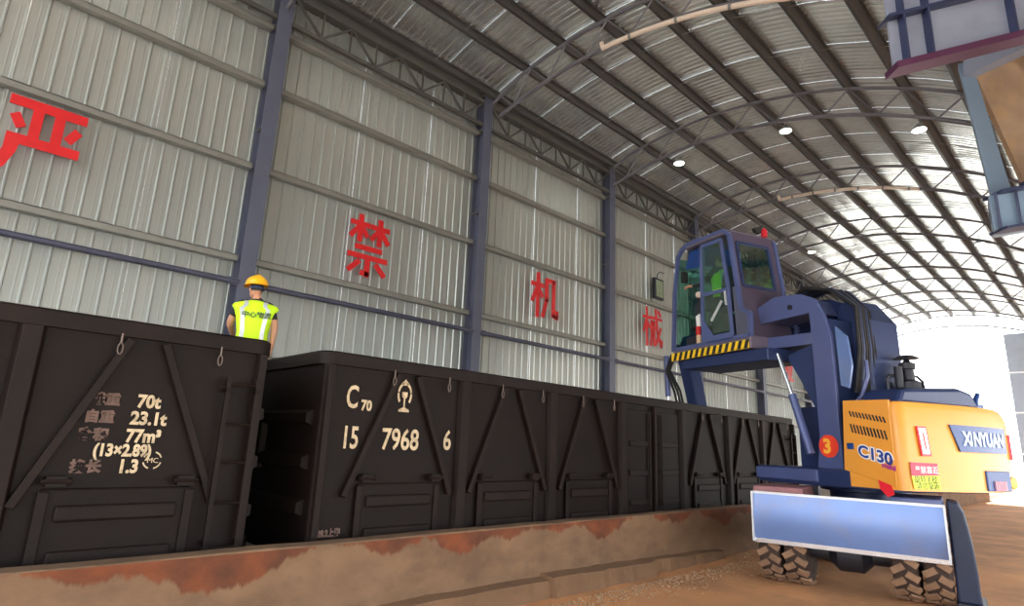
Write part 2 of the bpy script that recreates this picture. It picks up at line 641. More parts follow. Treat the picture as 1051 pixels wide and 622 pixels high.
CL = ['purple grey steel column right behind the worker in the yellow helmet',
      'purple grey steel column between the red sign characters with grass radical and machine radical',
      'slate blue steel column between the third and fourth red sign characters',
      'slate blue steel column mostly hidden behind the raised cab',
      'slate blue steel column seen through the gap under the cab arm',
      'sixth steel column along the left wall counted from the worker',
      'seventh steel column along the left wall, hazy, above the engine hood',
      'eighth steel column along the left wall, beside the open last bays',
      'last steel column of the left wall at the bright opening']
CL[0] = 'purple grey steel column standing right behind the worker in the yellow helmet'
CL[1] = 'second purple grey steel column, between the second and third red sign characters'
for k, cx in enumerate(COLX):
    o = c0 if k == 0 else copy_tree(c0)
    o.location = (cx, 11.3, 0)
    tag(o, CL[k], 'column', 'steel columns along the left wall')

# ---- arched roof trusses
t0 = empty('roof_truss', (COLX[0], 0, 0))
ya = [11.28+(YR-11.28)*i/26 for i in range(27)]
MB().tube([(0, y, arch(y)) for y in ya], 0.05, 8).build('lower_chord', M['truss'], t0, smooth=True)
yb = [11.6+(YR-11.6)*i/26 for i in range(27)]
MB().tube([(0, y, arch(y, 0.75 if y < 10.6 else 0.75-0.15*(y-10.6))) for y in yb], 0.045, 8).build('upper_chord', M['truss'], t0, smooth=True)
for i in range(len(PY)-1):
    y0, y1 = PY[i], PY[i+1]
    ym = (y0+y1)/2
    MB().cyl((0, y0, arch(y0, 0.73)), (0, ym, arch(ym)), 0.024, n=6).build('web_member', M['truss'], t0)
    MB().cyl((0, ym, arch(ym)), (0, y1, arch(y1, 0.73)), 0.024, n=6).build('web_member', M['truss'], t0)
for k in range(-1, 9):
    o = t0 if k == 0 else copy_tree(t0)
    o.location = (3.85+5.8*k if k >= 0 else -1.95, 0, 0)
TR = [o for o in COL.objects if o.name.startswith('roof_truss') and o.parent is None]
TR.sort(key=lambda o: o.location.x)
TL = ['arched roof truss over the first red sign character, behind the others toward the camera',
      'arched roof truss springing from the column behind the yellow-helmeted worker',
      'arched roof truss with the pale conduit pipe along it, on the second column',
      'arched roof truss on the third column with the two bright lamps under it',
      'fourth arched roof truss from the worker, with a short pale conduit on it',
      'fifth arched roof truss from the worker, passing low above the raised cab',
      'sixth arched roof truss from the worker, bluish in the haze',
      'seventh arched roof truss from the worker, against the bright roof sheets',
      'eighth arched roof truss from the worker, thin against white roof',
      'last arched roof truss framing the bright opening at the far end']
for o, s in zip(TR, TL):
    tag(o, s, 'truss', 'arched roof trusses')
TILT = R(1.35)
TR[2].rotation_euler = (TILT, 0, 0)
TR[2].location = (COLX[1]+0.15, 0, -11.3*math.sin(TILT))

# ---- longitudinal eave trusses between columns
e0 = empty('eave_truss', (COLX[0], 11.36, 10.46))
LB = 5.8-0.34
MB().bar((0.17, 0, 0), (0.17+LB, 0, 0), 0.09, 0.09).build('lower_chord', M['etruss'], e0)
MB().bar((0.17, 0, 0.72), (0.17+LB, 0, 0.72), 0.10, 0.10).build('upper_chord', M['etruss'], e0)
nb = 8
for i in range(nb):
    xa = 0.17+LB*i/nb
    xb = 0.17+LB*(i+1)/nb
    if i % 2:
        MB().bar((xa, 0, 0.05), (xb, 0, 0.68), 0.05, 0.05).build('web_member', M['etruss'], e0)
    else:
        MB().bar((xa, 0, 0.68), (xb, 0, 0.05), 0.05, 0.05).build('web_member', M['etruss'], e0)
    if i:
        MB().bar((xa, 0, 0.04), (xa, 0, 0.68), 0.035, 0.035, (0, 1, 0)).build('web_member', M['etruss'], e0)
for k in range(-1, 8):
    o = e0 if k == 0 else copy_tree(e0)
    o.location = (3.85+5.8*k, 11.36, 10.46)
    if k == -1:
        s = 'dark lattice eave truss above the first red sign character'
    elif k == 0:
        s = 'dark lattice eave truss spanning above the second red sign character'
    elif k == 1:
        s = 'dark lattice eave truss spanning above the third red sign character'
    elif k == 2:
        s = 'dark lattice eave truss spanning above the fourth red sign character'
    else:
        s = '%s dark lattice eave truss along the left wall counted from the worker' % ORD[k]
    tag(o, s, 'truss', 'lattice eave trusses')

# ---- lamps hanging under the arches
l0 = empty('high_bay_lamp')
MB().lathe([(0.05, 0.16), (0.10, 0.14), (0.17, 0.05), (0.20, 0.0), (0.20, -0.03)], (0, 0, 0), n=18).build('housing', M['alu'], l0, smooth=True)
MB().lathe([(0.185, -0.032), (0.185, -0.04)], (0, 0, 0), n=18).build('lens', M['lamp'], l0)
MB().cyl((0, 0, 0.15), (0, 0, 0.5), 0.012, n=6).build('hanger', M['alu'], l0)
LP = [(15.9, 9.0, 11.0, 'bright round lamp under the roof nearest the left wall, above the fourth sign'),
      (16.2, 5.74, 11.05, 'round lamp under the roof, second of the row along the third truss'),
      (16.4, 2.62, 9.98, 'round lamp under the roof, beside the overhead steel girder'),
      (27.4, 8.97, 10.98, 'small round lamp under the roof just right of the cab roof'),
      (27.6, 3.0, 10.1, 'small distant round lamp under the roof behind the girder corner')]
for i, (x, y, z, s) in enumerate(LP):
    o = l0 if i == 0 else copy_tree(l0)
    o.location = (x, y, z)
    o.scale = (0.8, 0.8, 0.8)
    tag(o, s, 'lamp', 'high bay lamps')

# ---- pale conduits strapped under two trusses
for nm, tx, ya_, yb_, s in (('conduit_pipe', COLX[1]+0.15, 7.4, 0.4, 'long pale pinkish conduit pipe under the second roof truss'),
                            ('conduit_pipe', COLX[3], 7.9, 3.6, 'short pale conduit pipe under the fourth roof truss')):
    e = empty(nm, (tx, ya_, arch(ya_)))
    q = []
    for i in range(19):
        y = ya_+(yb_-ya_)*i/18
        q.append((-0.09, y-ya_, arch(y)-arch(ya_)-0.05))
    if tx < 12:
        q = [(a, b, c_-math.sin(TILT)*(11.3-b-ya_)) for a, b, c_ in q]
    MB().tube([(-0.09, 0.02, q[0][2]+0.15)]+q, 0.055, 9).build('pipe', M['conduit'], e, smooth=True)
    for i in range(2, 19, 3):
        a, b = Vector(q[i-1]), Vector(q[i])
        d = (b-a).normalized()
        MB().cyl(b-d*0.03, b+d*0.03, 0.068, n=9).build('clip', M['girt'], e)
    tag(e, s, 'pipe')

# ---- red sign characters on the wall
SY = WY-0.24


def sign_text(ch, x0, x1, z0, z1, label):
    c = bpy.data.curves.new('lettering', 'FONT')
    c.body = ch
    c.size = 1.0
    c.offset = 0.012
    c.extrude = 0.012
    c.resolution_u = 2
    t = bpy.data.objects.new('lettering', c)
    COL.objects.link(t)
    me = bpy.data.meshes.new_from_object(t)
    bpy.data.objects.remove(t)
    bpy.data.curves.remove(c)
    xs = [v.co.x for v in me.vertices]
    zs = [v.co.y for v in me.vertices]
    a, b, c_, d_ = min(xs), max(xs), min(zs), max(zs)
    for v in me.vertices:
        p = v.co.copy()
        v.co = ((p.x-a)/(b-a)*(x1-x0), -p.z, (p.y-c_)/(d_-c_)*(z1-z0))
    me.materials.clear()
    me.materials.append(M['red'])
    o = put('wall_character', me, None, (x0, SY, z0))
    tag(o, label, 'sign', 'red sign characters on the left wall')
    return o


y0 = 0.0
g = MB()
P_ = lambda pts: [(a, -0.012, b) for a, b in pts]
for pts in ([(0.0, 1.40), (1.0, 1.40), (1.0, 1.24), (0.0, 1.24)],                # top bar
            [(0.30, 1.24), (0.44, 1.24), (0.44, 0.78), (0.30, 0.78)],            # uprights
            [(0.58, 1.24), (0.72, 1.24), (0.72, 0.78), (0.58, 0.78)],
            [(0.04, 1.06), (0.15, 1.14), (0.26, 0.93), (0.15, 0.86)],            # dots
            [(0.74, 0.92), (0.86, 1.14), (0.97, 1.06), (0.85, 0.85)],
            [(0.05, 0.78), (0.98, 0.78), (0.98, 0.62), (0.05, 0.62)],            # middle bar
            [(0.05, 0.62), (0.23, 0.62), (0.21, 0.48), (0.12, 0.22), (-0.04, 0.0), (-0.22, 0.0), (-0.03, 0.25), (0.05, 0.5)]):
    g.prism(P_(pts), (0, 0.024, 0))
o = g.build('wall_character', M['red'])
o.location = (0.0, SY, 5.5)
tag(o, 'large red character with sweeping left stroke, leftmost sign on the corrugated wall', 'sign', 'red sign characters on the left wall')


def sign_strokes(strokes, x0, x1, z0, z1, wd, label):
    g = MB()
    W_, H_ = x1-x0, z1-z0
    for n_s, st_ in enumerate(strokes):
        for p, q in zip(st_[:-1], st_[1:]):
            a, b = Vector((p[0]*W_, 0, p[1]*H_)), Vector((q[0]*W_, 0, q[1]*H_))
            d = (b-a).normalized()*wd*0.35
            g.bar(a-d, b+d, 0.024+0.0012*n_s, wd, (-d.z, 0, d.x))
    o = g.build('wall_character', M['red'])
    o.location = (x0, SY, z0)
    tag(o, label, 'sign', 'red sign characters on the left wall')
    return o


sign_strokes([[(.04, .86), (.45, .86)], [(.25, .99), (.25, .58)], [(.23, .82), (.04, .64)], [(.27, .82), (.42, .68)],
              [(.55, .86), (.96, .86)], [(.75, .99), (.75, .58)], [(.73, .82), (.56, .66)], [(.77, .82), (.97, .64)],
              [(.20, .47), (.80, .47)], [(.04, .32), (.96, .32)], [(.50, .32), (.50, .03), (.38, .05)], [(.27, .22), (.07, .07)], [(.73, .22), (.93, .08)]],
             5.92, 6.92, 5.40, 6.78, 0.115, 'red character of two trees over a base, sign beside the yellow-helmeted worker')
sign_strokes([[(.03, .74), (.43, .74)], [(.24, .99), (.24, .02)], [(.22, .68), (.05, .36)], [(.27, .64), (.40, .50)],
              [(.56, .90), (.84, .90), (.84, .10), (.97, .07), (.98, .20)], [(.57, .90), (.57, .42), (.44, .04)]],
             11.72, 12.86, 5.50, 6.78, 0.13, 'third red character on the wall, between the second and third columns')
sign_strokes([[(.02, .74), (.34, .74)], [(.18, .99), (.18, .02)], [(.17, .68), (.03, .38)], [(.20, .64), (.32, .52)],
              [(.37, .76), (.98, .76)], [(.68, .99), (.74, .42), (.95, .05), (.99, .20)], [(.93, .52), (.66, .10)], [(.83, .96), (.92, .87)],
              [(.36, .50), (.64, .50)], [(.44, .66), (.44, .28), (.37, .05)], [(.57, .66), (.57, .06)]],
             17.42, 18.62, 5.46, 6.86, 0.10, 'fourth red character, faded, left of the raised cab')
sign_text('碰', 29.5, 30.8, 5.5, 6.9, 'red character glimpsed through the triangle under the cab arm')

# ---- framed box on the wall
e = empty('wall_box', (18.38, 11.44, 7.28))
MB().bx(-0.30, 0.30, -0.10, 0.02, 0.0, 0.78).build('case', M['soot'], e, bevel=0.02)
MB().bx(-0.22, 0.22, -0.115, -0.10, 0.08, 0.70).build('front_glass', mat('box_front', '7f8f76', 0.3, 0, 0.25, 6), e)
MB().tube([(0, 0, 0.78), (0, -0.02, 0.95), (0.2, 0, 1.1), (0.5, 0.02, 1.12)], 0.018, 6).build('bracket', M['soot'], e)
tag(e, 'small dark framed box hung high on the wall left of the cab', 'box')

# ================================================================== BARRIER
bt = MB()
xs = [-4+0.5*i for i in range(0, 92)]
vs, fs = [], []
for i, x in enumerate(xs):
    j = random.uniform(-0.006, 0.006)
    for (y, z) in ((5.70, -0.1), (5.70, 0.85), (5.715, 0.868+j), (5.93, 0.868+j), (5.945, 0.85), (5.945, -0.62)):
        vs.append((x, y, z))
for i in range(len(xs)-1):
    for k in range(5):
        fs.append((i*6+k, i*6+k+1, (i+1)*6+k+1, (i+1)*6+k))
fs += [tuple(range(5, -1, -1)), tuple((len(xs)-1)*6+k for k in range(6))]
bt.add(vs, fs)
bo = bt.build('concrete_barrier', M['barrier'])
tag(bo, 'long low concrete barrier wall stained rust orange along its top, before the wagons', 'barrier')
# rough poured kerb at its foot, three lengths
for (xa, xb, h0, h1, wd) in ((1.0, 6.2, 0.22, 0.20, 0.26), (6.2, 8.6, 0.25, 0.20, 0.34), (8.6, 11.1, 0.20, 0.14, 0.20)):
    g = MB()
    nn = 14
    vs, fs = [], []
    for i in range(nn+1):
        t = i/nn
        x = xa+(xb-xa)*t
        h = h0+(h1-h0)*t+random.uniform(-0.012, 0.012)
        ww = wd+random.uniform(-0.03, 0.03)
        for (y, z) in ((5.71, -0.05), (5.71, h+0.02), (5.71-ww*0.72, h), (5.71-ww*0.82, h*0.35), (5.71-ww*0.9, -0.05)):
            vs.append((x, y, z))
    for i in range(nn):
        for k in range(4):
            fs.append((i*5+k, i*5+k+1, (i+1)*5+k+1, (i+1)*5+k))
    fs += [(4, 3, 2, 1, 0), tuple(nn*5+k for k in range(5))]
    g.add(vs, fs)
    g.build('kerb', M['kerb'], bo)
# gravel spilled along the foot of the barrier
g = MB()
for i in range(2600):
    x = random.uniform(2, 14)
    d = abs(random.gauss(0, 0.28))
    y = (5.26 if x < 11.2 else 5.62)-d
    r_ = random.uniform(0.006, 0.022)*(1.5 if random.random() < 0.04 else 1)
    a = random.uniform(0, 6.28)
    vs = [(x+r_*math.cos(a+t), y+r_*math.sin(a+t), 0.0) for t in (0, 1.6, 3.1, 4.7)]+[(x, y, r_*random.uniform(0.7, 1.3))]
    g.add(vs, [(0, 1, 4), (1, 2, 4), (2, 3, 4), (3, 0, 4), (3, 2, 1, 0)])
o = g.build('gravel', M['gravel'])
tag(o, 'scattered gravel and grit along the foot of the concrete barrier', 'gravel', kind='stuff')

# ================================================================== WAGONS
WF, WB = 6.18, 9.42
ZT, ZB = 2.845, 0.62


def ring_path(x0, x1, y0, y1, r, n=5):
    pts = []
    for (cx, cy, a0) in ((x1-r, y0+r, -90), (x1-r, y1-r, 0), (x0+r, y1-r, 90), (x0+r, y0+r, 180)):
        for i in range(n+1):
            a = R(a0+90*i/n)
            pts.append((cx+r*math.cos(a), cy+r*math.sin(a)))
    return pts


def bx_hook(x, zt, parent):
    g = MB()
    g.cyl((x, WF-0.05, zt), (x, WF-0.05, zt-0.10), 0.008, n=6)
    ang = [PI/2+2*PI*i/14 for i in range(15)]
    g.tube([(x+0.022*math.cos(a), WF-0.052, zt-0.14+0.05*math.sin(a)) for a in ang], 0.007, 5, caps=False)
    g.build('lashing_hook', M['soot'], parent)


def make_wagon(x0, x1, label, lettering):
    L = x1-x0
    root = empty('gondola_wagon', (x0, WF, -0.3))
    off = Matrix.Translation((-x0, -WF, 0.3))
    mb = lambda: MB(off)
    # top rail: box section swept round the body with rounded corners
    outer = ring_path(x0-0.05, x1+0.05, WF-0.06, WB+0.06, 0.16)
    inner = ring_path(x0+0.10, x1-0.10, WF+0.09, WB-0.09, 0.05)
    n = len(outer)
    g = mb()
    vs = [(a, b, ZT-0.15) for a, b in outer]+[(a, b, ZT-0.02) for a, b in outer]
    o2 = ring_path(x0-0.03, x1+0.03, WF-0.04, WB+0.04, 0.15)
    vs += [(a, b, ZT) for a, b in o2]+[(a, b, ZT) for a, b in inner]+[(a, b, ZT-0.15) for a, b in inner]
    fs = []
    for k in range(5):
        k2 = (k+1) % 5
        for i in range(n):
            fs.append((k*n+i, k*n+(i+1) % n, k2*n+(i+1) % n, k2*n+i))
    g.add(vs, fs)
    g.build('top_rail', M['wagon2'], root, smooth=True)
    mb().bx(x0, x1, WF, WF+0.01, ZB, ZT-0.1).build('side_wall', M['wagon'], root)
    mb().bx(x0, x1, WB-0.01, WB, ZB, ZT-0.1).build('side_wall', M['wagon'], root)
    for xe, s in ((x0, -1), (x1, 1)):
        mb().bx(xe-0.006, xe+0.006, WF, WB, ZB, ZT-0.1).build('end_wall', M['wagon'], root)
        for zz in (1.15, 1.62, 2.10):
            g = mb()
            g.prism([(xe, WF+0.12, zz-0.09), (xe+s*0.09, WF+0.12, zz-0.05), (xe+s*0.09, WF+0.12, zz+0.05), (xe, WF+0.12, zz+0.09)], (0, WB-WF-0.24, 0))
            g.build('end_rib', M['wagon'], root)
    mb().bx(x0, x1, WF, WB, ZB+0.12, ZB+0.16).build('deck', M['wagon'], root)
    mb().bx(x0-0.02, x1+0.02, WF-0.05, WF+0.05, ZB-0.05, ZB+0.14).build('side_sill', M['wagon2'], root, bevel=0.01)
    # bays: 1.9 m spacing, double door bay in the middle
    xm = (x0+x1)/2
    half = L/2
    posts = [x0+0.06, x0+2.02, x0+3.78, xm-1.0, xm+1.0, x1-3.68, x1-1.94, x1-0.06]
    for i, px in enumerate(posts):
        g = mb()
        wd = 0.11 if i not in (0, 7) else 0.06
        g.prism([(px-wd*0.9, WF, ZB+0.1), (px-wd*0.6, WF-0.085, ZB+0.1), (px+wd*0.6, WF-0.085, ZB+0.1), (px+wd*0.9, WF, ZB+0.1)], (0, 0, ZT-0.15-ZB-0.1))
        g.build('side_post', M['wagon2'], root, bevel=0.008)
        if i in (0, 7):
            s = -1 if i == 0 else 1
            mb().bx(px-0.04+s*0.02, px+0.04+s*0.02, WF-0.03, WF+0.12, ZB, ZT-0.15).build('corner_post', M['wagon2'], root, bevel=0.02)
    bays = [(posts[i]+0.1, posts[i+1]-0.1, 'brace') for i in range(7)]
    bays[3] = (posts[3]+0.1, posts[4]-0.1, 'door')
    for a, b, kind in bays:
        c = (a+b)/2
        if a < x0+1:
            c = x0+1.10
        if b > x1-1:
            c = x1-1.10
        if kind == 'door':
            mb().bx(c-0.03, c+0.03, WF-0.07, WF, ZB+0.15, ZT-0.16).build('door_seam', M['wagon2'], root, bevel=0.01)
            for s in (-1, 1):
                x_a, x_b = sorted((c+s*0.08, c+s*0.86))
                d = mb().bx(x_a, x_b, WF-0.03, WF, ZB+0.2, ZT-0.25).build('centre_door', M['wagon'], root, bevel=0.015)
                for zz in (1.0, 1.5, 2.0):
                    mb().bx(x_a+0.06, x_b-0.06, WF-0.055, WF-0.028, zz-0.05, zz+0.05).build('door_rib', M['wagon2'], d, bevel=0.012)
                mb().cyl((c+s*0.2, WF-0.06, ZB+0.3), (c+s*0.2, WF-0.06, ZT-0.3), 0.018, n=6).build('lock_bar', M['wagon2'], d)
        else:
            for s in (-1, 1):
                p0 = Vector((c+s*0.14, WF-0.035, ZT-0.17))
                p1 = Vector((c+s*0.74, WF-0.035, 1.26))
                mb().bar(p0, p1, 0.07, 0.075, (0, 1, 0)).build('diagonal_brace', M['wagon2'], root, bevel=0.01)
            d = mb().bx(c-0.56, c+0.56, WF-0.035, WF, 0.68, 1.40).build('lower_door', M['wagon'], root, bevel=0.02)
            mb().bx(c-0.45, c+0.45, WF-0.075, WF-0.03, 1.14, 1.27).build('door_rib', M['wagon2'], d, bevel=0.03)
            mb().bx(c-0.45, c+0.45, WF-0.075, WF-0.03, 0.80, 0.92).build('door_rib', M['wagon2'], d, bevel=0.03)
            mb().bx(c-0.58, c-0.50, WF-0.06, WF-0.03, 0.68, 1.38).build('door_edge', M['wagon2'], d, bevel=0.01)
            mb().bx(c+0.50, c+0.58, WF-0.06, WF-0.03, 0.68, 1.38).build('door_edge', M['wagon2'], d, bevel=0.01)
            for s in (-1, 1):
                g = mb()
                g.bx(c+s*0.48-0.07, c+s*0.48+0.07, WF-0.11, WF-0.02, 1.42, 1.50)
                g.cyl((c+s*0.48-0.10, WF-0.09, 1.46), (c+s*0.48+0.10, WF-0.09, 1.46), 0.028, n=8)
                g.build('hinge', M['wagon2'], d)
            for dx in (-0.22, 0.62):
                g = mb()
                xx = c+dx
                g.cyl((xx, WF-0.075, ZT-0.13), (xx, WF-0.075, ZT-0.22), 0.009, n=6)
                g.tube([(xx+0.02*math.cos(t), WF-0.077, ZT-0.265+0.05*math.sin(t)) for t in [PI/2+2*PI*i/12 for i in range(13)]], 0.006, 5, caps=False)
                g.build('lashing_hook', M['hook'], root)
    # ladder at the right-hand end of each wagon side
    lx0, lx1 = x1-0.38, x1-0.10
    g = mb()
    ld = mb().bx(lx0-0.02, lx0+0.02, WF-0.13, WF-0.09, 0.75, 2.42)
    ld.bx(lx1-0.02, lx1+0.02, WF-0.13, WF-0.09, 0.75, 2.42)
    for zz in (0.9, 2.3):
        ld.bx(lx0-0.02, lx0+0.02, WF-0.13, WF, zz-0.02, zz+0.02).bx(lx1-0.02, lx1+0.02, WF-0.13, WF, zz-0.02, zz+0.02)
    ld = ld.build('ladder', M['wagon2'], root)
    for zz in (0.85, 1.25, 1.62, 1.98, 2.36):
        mb().cyl((lx0, WF-0.11, zz), (lx1, WF-0.11, zz), 0.013, n=6).build('rung', M['wagon2'], ld)
    # couplers, bogies
    for xe, s in ((x0, -1), (x1, 1)):
        mb().bx(xe, xe+s*0.31, (WF+WB)/2-0.13, (WF+WB)/2+0.13, 0.45, 0.72).build('coupler', M['soot'], root, bevel=0.04)
    for bx in (x0+1.9, x1-1.9):
        bg = mb().bx(bx-1.2, bx+1.2, WF+0.55, WF+0.70, 0.05, 0.45)
        bg.bx(bx-1.2, bx+1.2, WB-0.70, WB-0.55, 0.05, 0.45)
        bg.bx(bx-0.25, bx+0.25, WF+0.5, WB-0.5, 0.2, ZB-0.02)
        bg = bg.build('bogie', M['soot'], root)
        for dx in (-0.9, 0.9):
            for yy in (WF+0.92, WB-0.92):
                mb().lathe([(0.1, -0.07), (0.42, -0.07), (0.42, 0.05), (0.45, 0.05), (0.45, 0.08), (0.1, 0.08)], (bx+dx, yy, 0.12), (0, 1, 0), 20).build('wheel', M['rail'], bg)
    # stencilled writing
    for body, x, z, sz, m_, sx in lettering:
        text_obj('lettering', body, sz, (x-x0, -0.012, z+0.3), (1, 0, 0), (0, 0, 1), M[m_], root, offset=0.006, sx=sx, extrude=0.0015)
    tag(root, label, 'wagon', 'open-topped railway wagons')
    return root, off


NX1 = 2.43
w1, off1 = make_wagon(NX1-13.03, NX1, 'nearer dark brown open railway wagon with 70t stencils, behind the worker', [
    ('载重', 0.98, 2.10, 0.11, 'stencil_red', 1.0), ('70t', 1.33, 2.09, 0.155, 'stencil', 0.9),
    ('自重', 0.96, 1.95, 0.11, 'stencil_red', 1.0), ('23.1t', 1.30, 1.94, 0.155, 'stencil', 0.9),
    ('容积', 0.94, 1.80, 0.11, 'stencil_red', 1.0), ('77m³', 1.29, 1.785, 0.155, 'stencil', 0.85),
    ('(13×2.89)', 1.07, 1.665, 0.14, 'stencil', 0.8),
    ('换长', 0.93, 1.535, 0.11, 'stencil_red', 1.0), ('1.3', 1.27, 1.525, 0.155, 'stencil', 0.85)])
w1['label'] = 'nearer dark brown open railway wagon with 70t and 23.1t stencils, filling the left'
w2, off2 = make_wagon(3.08, 16.3, 'farther dark brown open railway wagon numbered 15 7968 6, left of the excavator', [
    ('C', 3.375, 2.235, 0.36, 'stencil', 0.62), ('70', 3.575, 2.215, 0.165, 'stencil', 0.85),
    ('15', 3.36, 1.785, 0.345, 'stencil', 0.66), ('7968', 3.885, 1.785, 0.345, 'stencil', 0.78), ('6', 4.80, 1.80, 0.345, 'stencil', 0.78),
    ('28.2上海', 3.20, 0.86, 0.09, 'stencil_red', 0.8)])
# ring mark on the near wagon with letters MC in it
g = MB(off1)
cx, cz = 1.53, 1.63
for a0, a1 in ((20, 75), (110, 160), (195, 250), (285, 345)):
    A = [R(a0+(a1-a0)*i/7) for i in range(8)]
    poly = [(cx+0.078*math.cos(a), WF-0.012, cz+0.078*math.sin(a)) for a in A]+[(cx+0.066*math.cos(a), WF-0.012, cz+0.066*math.sin(a)) for a in reversed(A)]
    g.prism(poly, (0, 0.004, 0))
g.build('ring_mark', M['stencil'], w1)
text_obj('lettering', 'MC', 0.062, (1.487-(NX1-13.03), -0.012, 1.608+0.3), (1, 0, 0), (0, 0, 1), M['stencil'], w1, offset=0.0)
# railway emblem on the far wagon: open ring with a peak over a rail section
g = MB(off2)
cx, cz, yy = 4.165, 2.44, WF-0.012
for a0, a1 in ((100, 168), (174, 222), (-42, 6), (12, 80)):
    A = [R(a0+(a1-a0)*i/7) for i in range(8)]
    g.prism([(cx+0.105*math.cos(a), yy, cz+0.15*math.sin(a)) for a in A]+[(cx+0.080*math.cos(a), yy, cz+0.118*math.sin(a)) for a in reversed(A)], (0, 0.004, 0))
g.prism([(cx-0.06, yy, cz+0.135), (cx-0.02, yy, cz+0.165), (cx, yy, cz+0.19), (cx+0.02, yy, cz+0.165), (cx+0.06, yy, cz+0.135), (cx+0.03, yy, cz+0.112), (cx-0.03, yy, cz+0.112)], (0, 0.004, 0))
g.prism([(cx-0.04, yy, cz+0.03), (cx+0.04, yy, cz+0.03), (cx+0.035, yy, cz-0.03), (cx+0.01, yy, cz-0.05), (cx+0.01, yy, cz-0.155), (cx+0.075, yy, cz-0.185), (cx+0.075, yy, cz-0.21),
         (cx-0.075, yy, cz-0.21), (cx-0.075, yy, cz-0.185), (cx-0.01, yy, cz-0.155), (cx-0.01, yy, cz-0.05), (cx-0.035, yy, cz-0.03)], (0, 0.004, 0))
g.build('railway_emblem', M['stencil'], w2)
# brake platform the worker stands on, on the end of the far wagon
pf = MB(off2).bx(2.78, 3.08, 7.45, 8.25, 2.09, 2.13)
pf.bx(3.0, 3.08, 7.5, 7.56, 1.5, 2.1).bx(3.0, 3.08, 8.14, 8.2, 1.5, 2.1)
pf.build('brake_platform', M['wagon2'], w2)
# rails under the wagons
for yy, s in ((WF+0.92, 'running rail nearer the barrier, under the wagons'), (WB-0.92, 'running rail nearer the corrugated wall, under the wagons')):
    g = MB().bx(-14, 40, yy-0.035, yy+0.035, -0.37, -0.32).bx(-14, 40, yy-0.01, yy+0.01, -0.5, -0.36).bx(-14, 40, yy-0.07, yy+0.07, -0.62, -0.5)
    tag(g.build('rail', M['rail']), s, 'rail')


# ================================================================== PEOPLE
def skin_mesh(chains, subd=2):
    """chains: list of (points[(x,y,z,r)], edges, root) grown with the Skin modifier; returns one mesh"""
    me = bpy.data.meshes.new('body')
    bm = bmesh.new()
    lay = bm.verts.layers.skin.verify()
    for pts, edges, root in chains:
        vv = []
        for i, p in enumerate(pts):
            v = bm.verts.new(p[:3])
            r_ = p[3]
            v[lay].radius = (r_, r_) if not isinstance(r_, tuple) else r_
            v[lay].use_root = (i == root)
            vv.append(v)
        for a, b in edges:
            bm.edges.new((vv[a], vv[b]))
    bm.to_mesh(me)
    bm.free()
    o = bpy.data.objects.new('body', me)
    COL.objects.link(o)
    s = o.modifiers.new('skin', 'SKIN')
    s.use_smooth_shade = True
    u = o.modifiers.new('sub', 'SUBSURF')
    u.levels = subd
    u.render_levels = subd
    dg = bpy.context.evaluated_depsgraph_get()
    out = bpy.data.meshes.new_from_object(o.evaluated_get(dg), depsgraph=dg)
    bpy.data.objects.remove(o)
    return out


def ellipsoid(g, c, r, n=16, m_=10, zmin=-1.0, zmax=1.0, mi=0, rot=None):
    vs, fs = [], []
    c = Vector(c)
    for i in range(m_+1):
        h = zmin+(zmax-zmin)*i/m_
        h = math.sin(h*PI/2)
        q = math.sqrt(max(0.0, 1-h*h))
        for k in range(n):
            t = 2*PI*k/n
            p = Vector((r[0]*q*math.cos(t), r[1]*q*math.sin(t), r[2]*h))
            if rot is not None:
                p = rot @ p
            vs.append(c+p)
    for i in range(m_):
        for k in range(n):
            fs.append((i*n+k, i*n+(k+1) % n, (i+1)*n+(k+1) % n, (i+1)*n+k))
    g.add(vs, fs, mi)


def hand_chains(wr, dirv, palm_n, s=1.0, curl=0.5):
    """palm plus five separate bent fingers from wrist point wr along dirv"""
    d = Vector(dirv).normalized()
    nrm = Vector(palm_n).normalized()
    side = d.cross(nrm).normalized()
    w_ = Vector(wr)
    ch = []
    P3 = lambda p, r_: (p.x, p.y, p.z, r_)
    k0, k1 = w_+d*0.03*s, w_+d*0.085*s
    ch.append(([P3(w_-d*0.02, 0.024*s), P3(k0, 0.028*s), P3(k1, 0.030*s)], [(0, 1), (1, 2)], 0))
    for i, ln in enumerate((0.070, 0.080, 0.075, 0.058)):
        b = w_+d*0.08*s+side*(0.030-0.020*i)*s
        a = b+(d*math.cos(curl*0.4)+nrm*math.sin(curl*0.4))*ln*0.45*s
        e = a+(d*math.cos(curl*1.2)+nrm*math.sin(curl*1.2))*ln*0.32*s
        f = e+(d*math.cos(curl*1.9)+nrm*math.sin(curl*1.9))*ln*0.26*s
        ch.append(([P3(b-d*0.02*s, 0.0095*s), P3(a, 0.009*s), P3(e, 0.0085*s), P3(f, 0.007*s)], [(0, 1), (1, 2), (2, 3)], 0))
    b = w_+d*0.03*s+side*0.025*s
    a = b+(d*0.6+side*0.6+nrm*0.3).normalized()*0.04*s
    e = a+(d*0.85+side*0.2+nrm*0.45).normalized()*0.032*s
    ch.append(([P3(b, 0.012*s), P3(a, 0.0105*s), P3(e, 0.0085*s)], [(0, 1), (1, 2)], 0))
    return ch


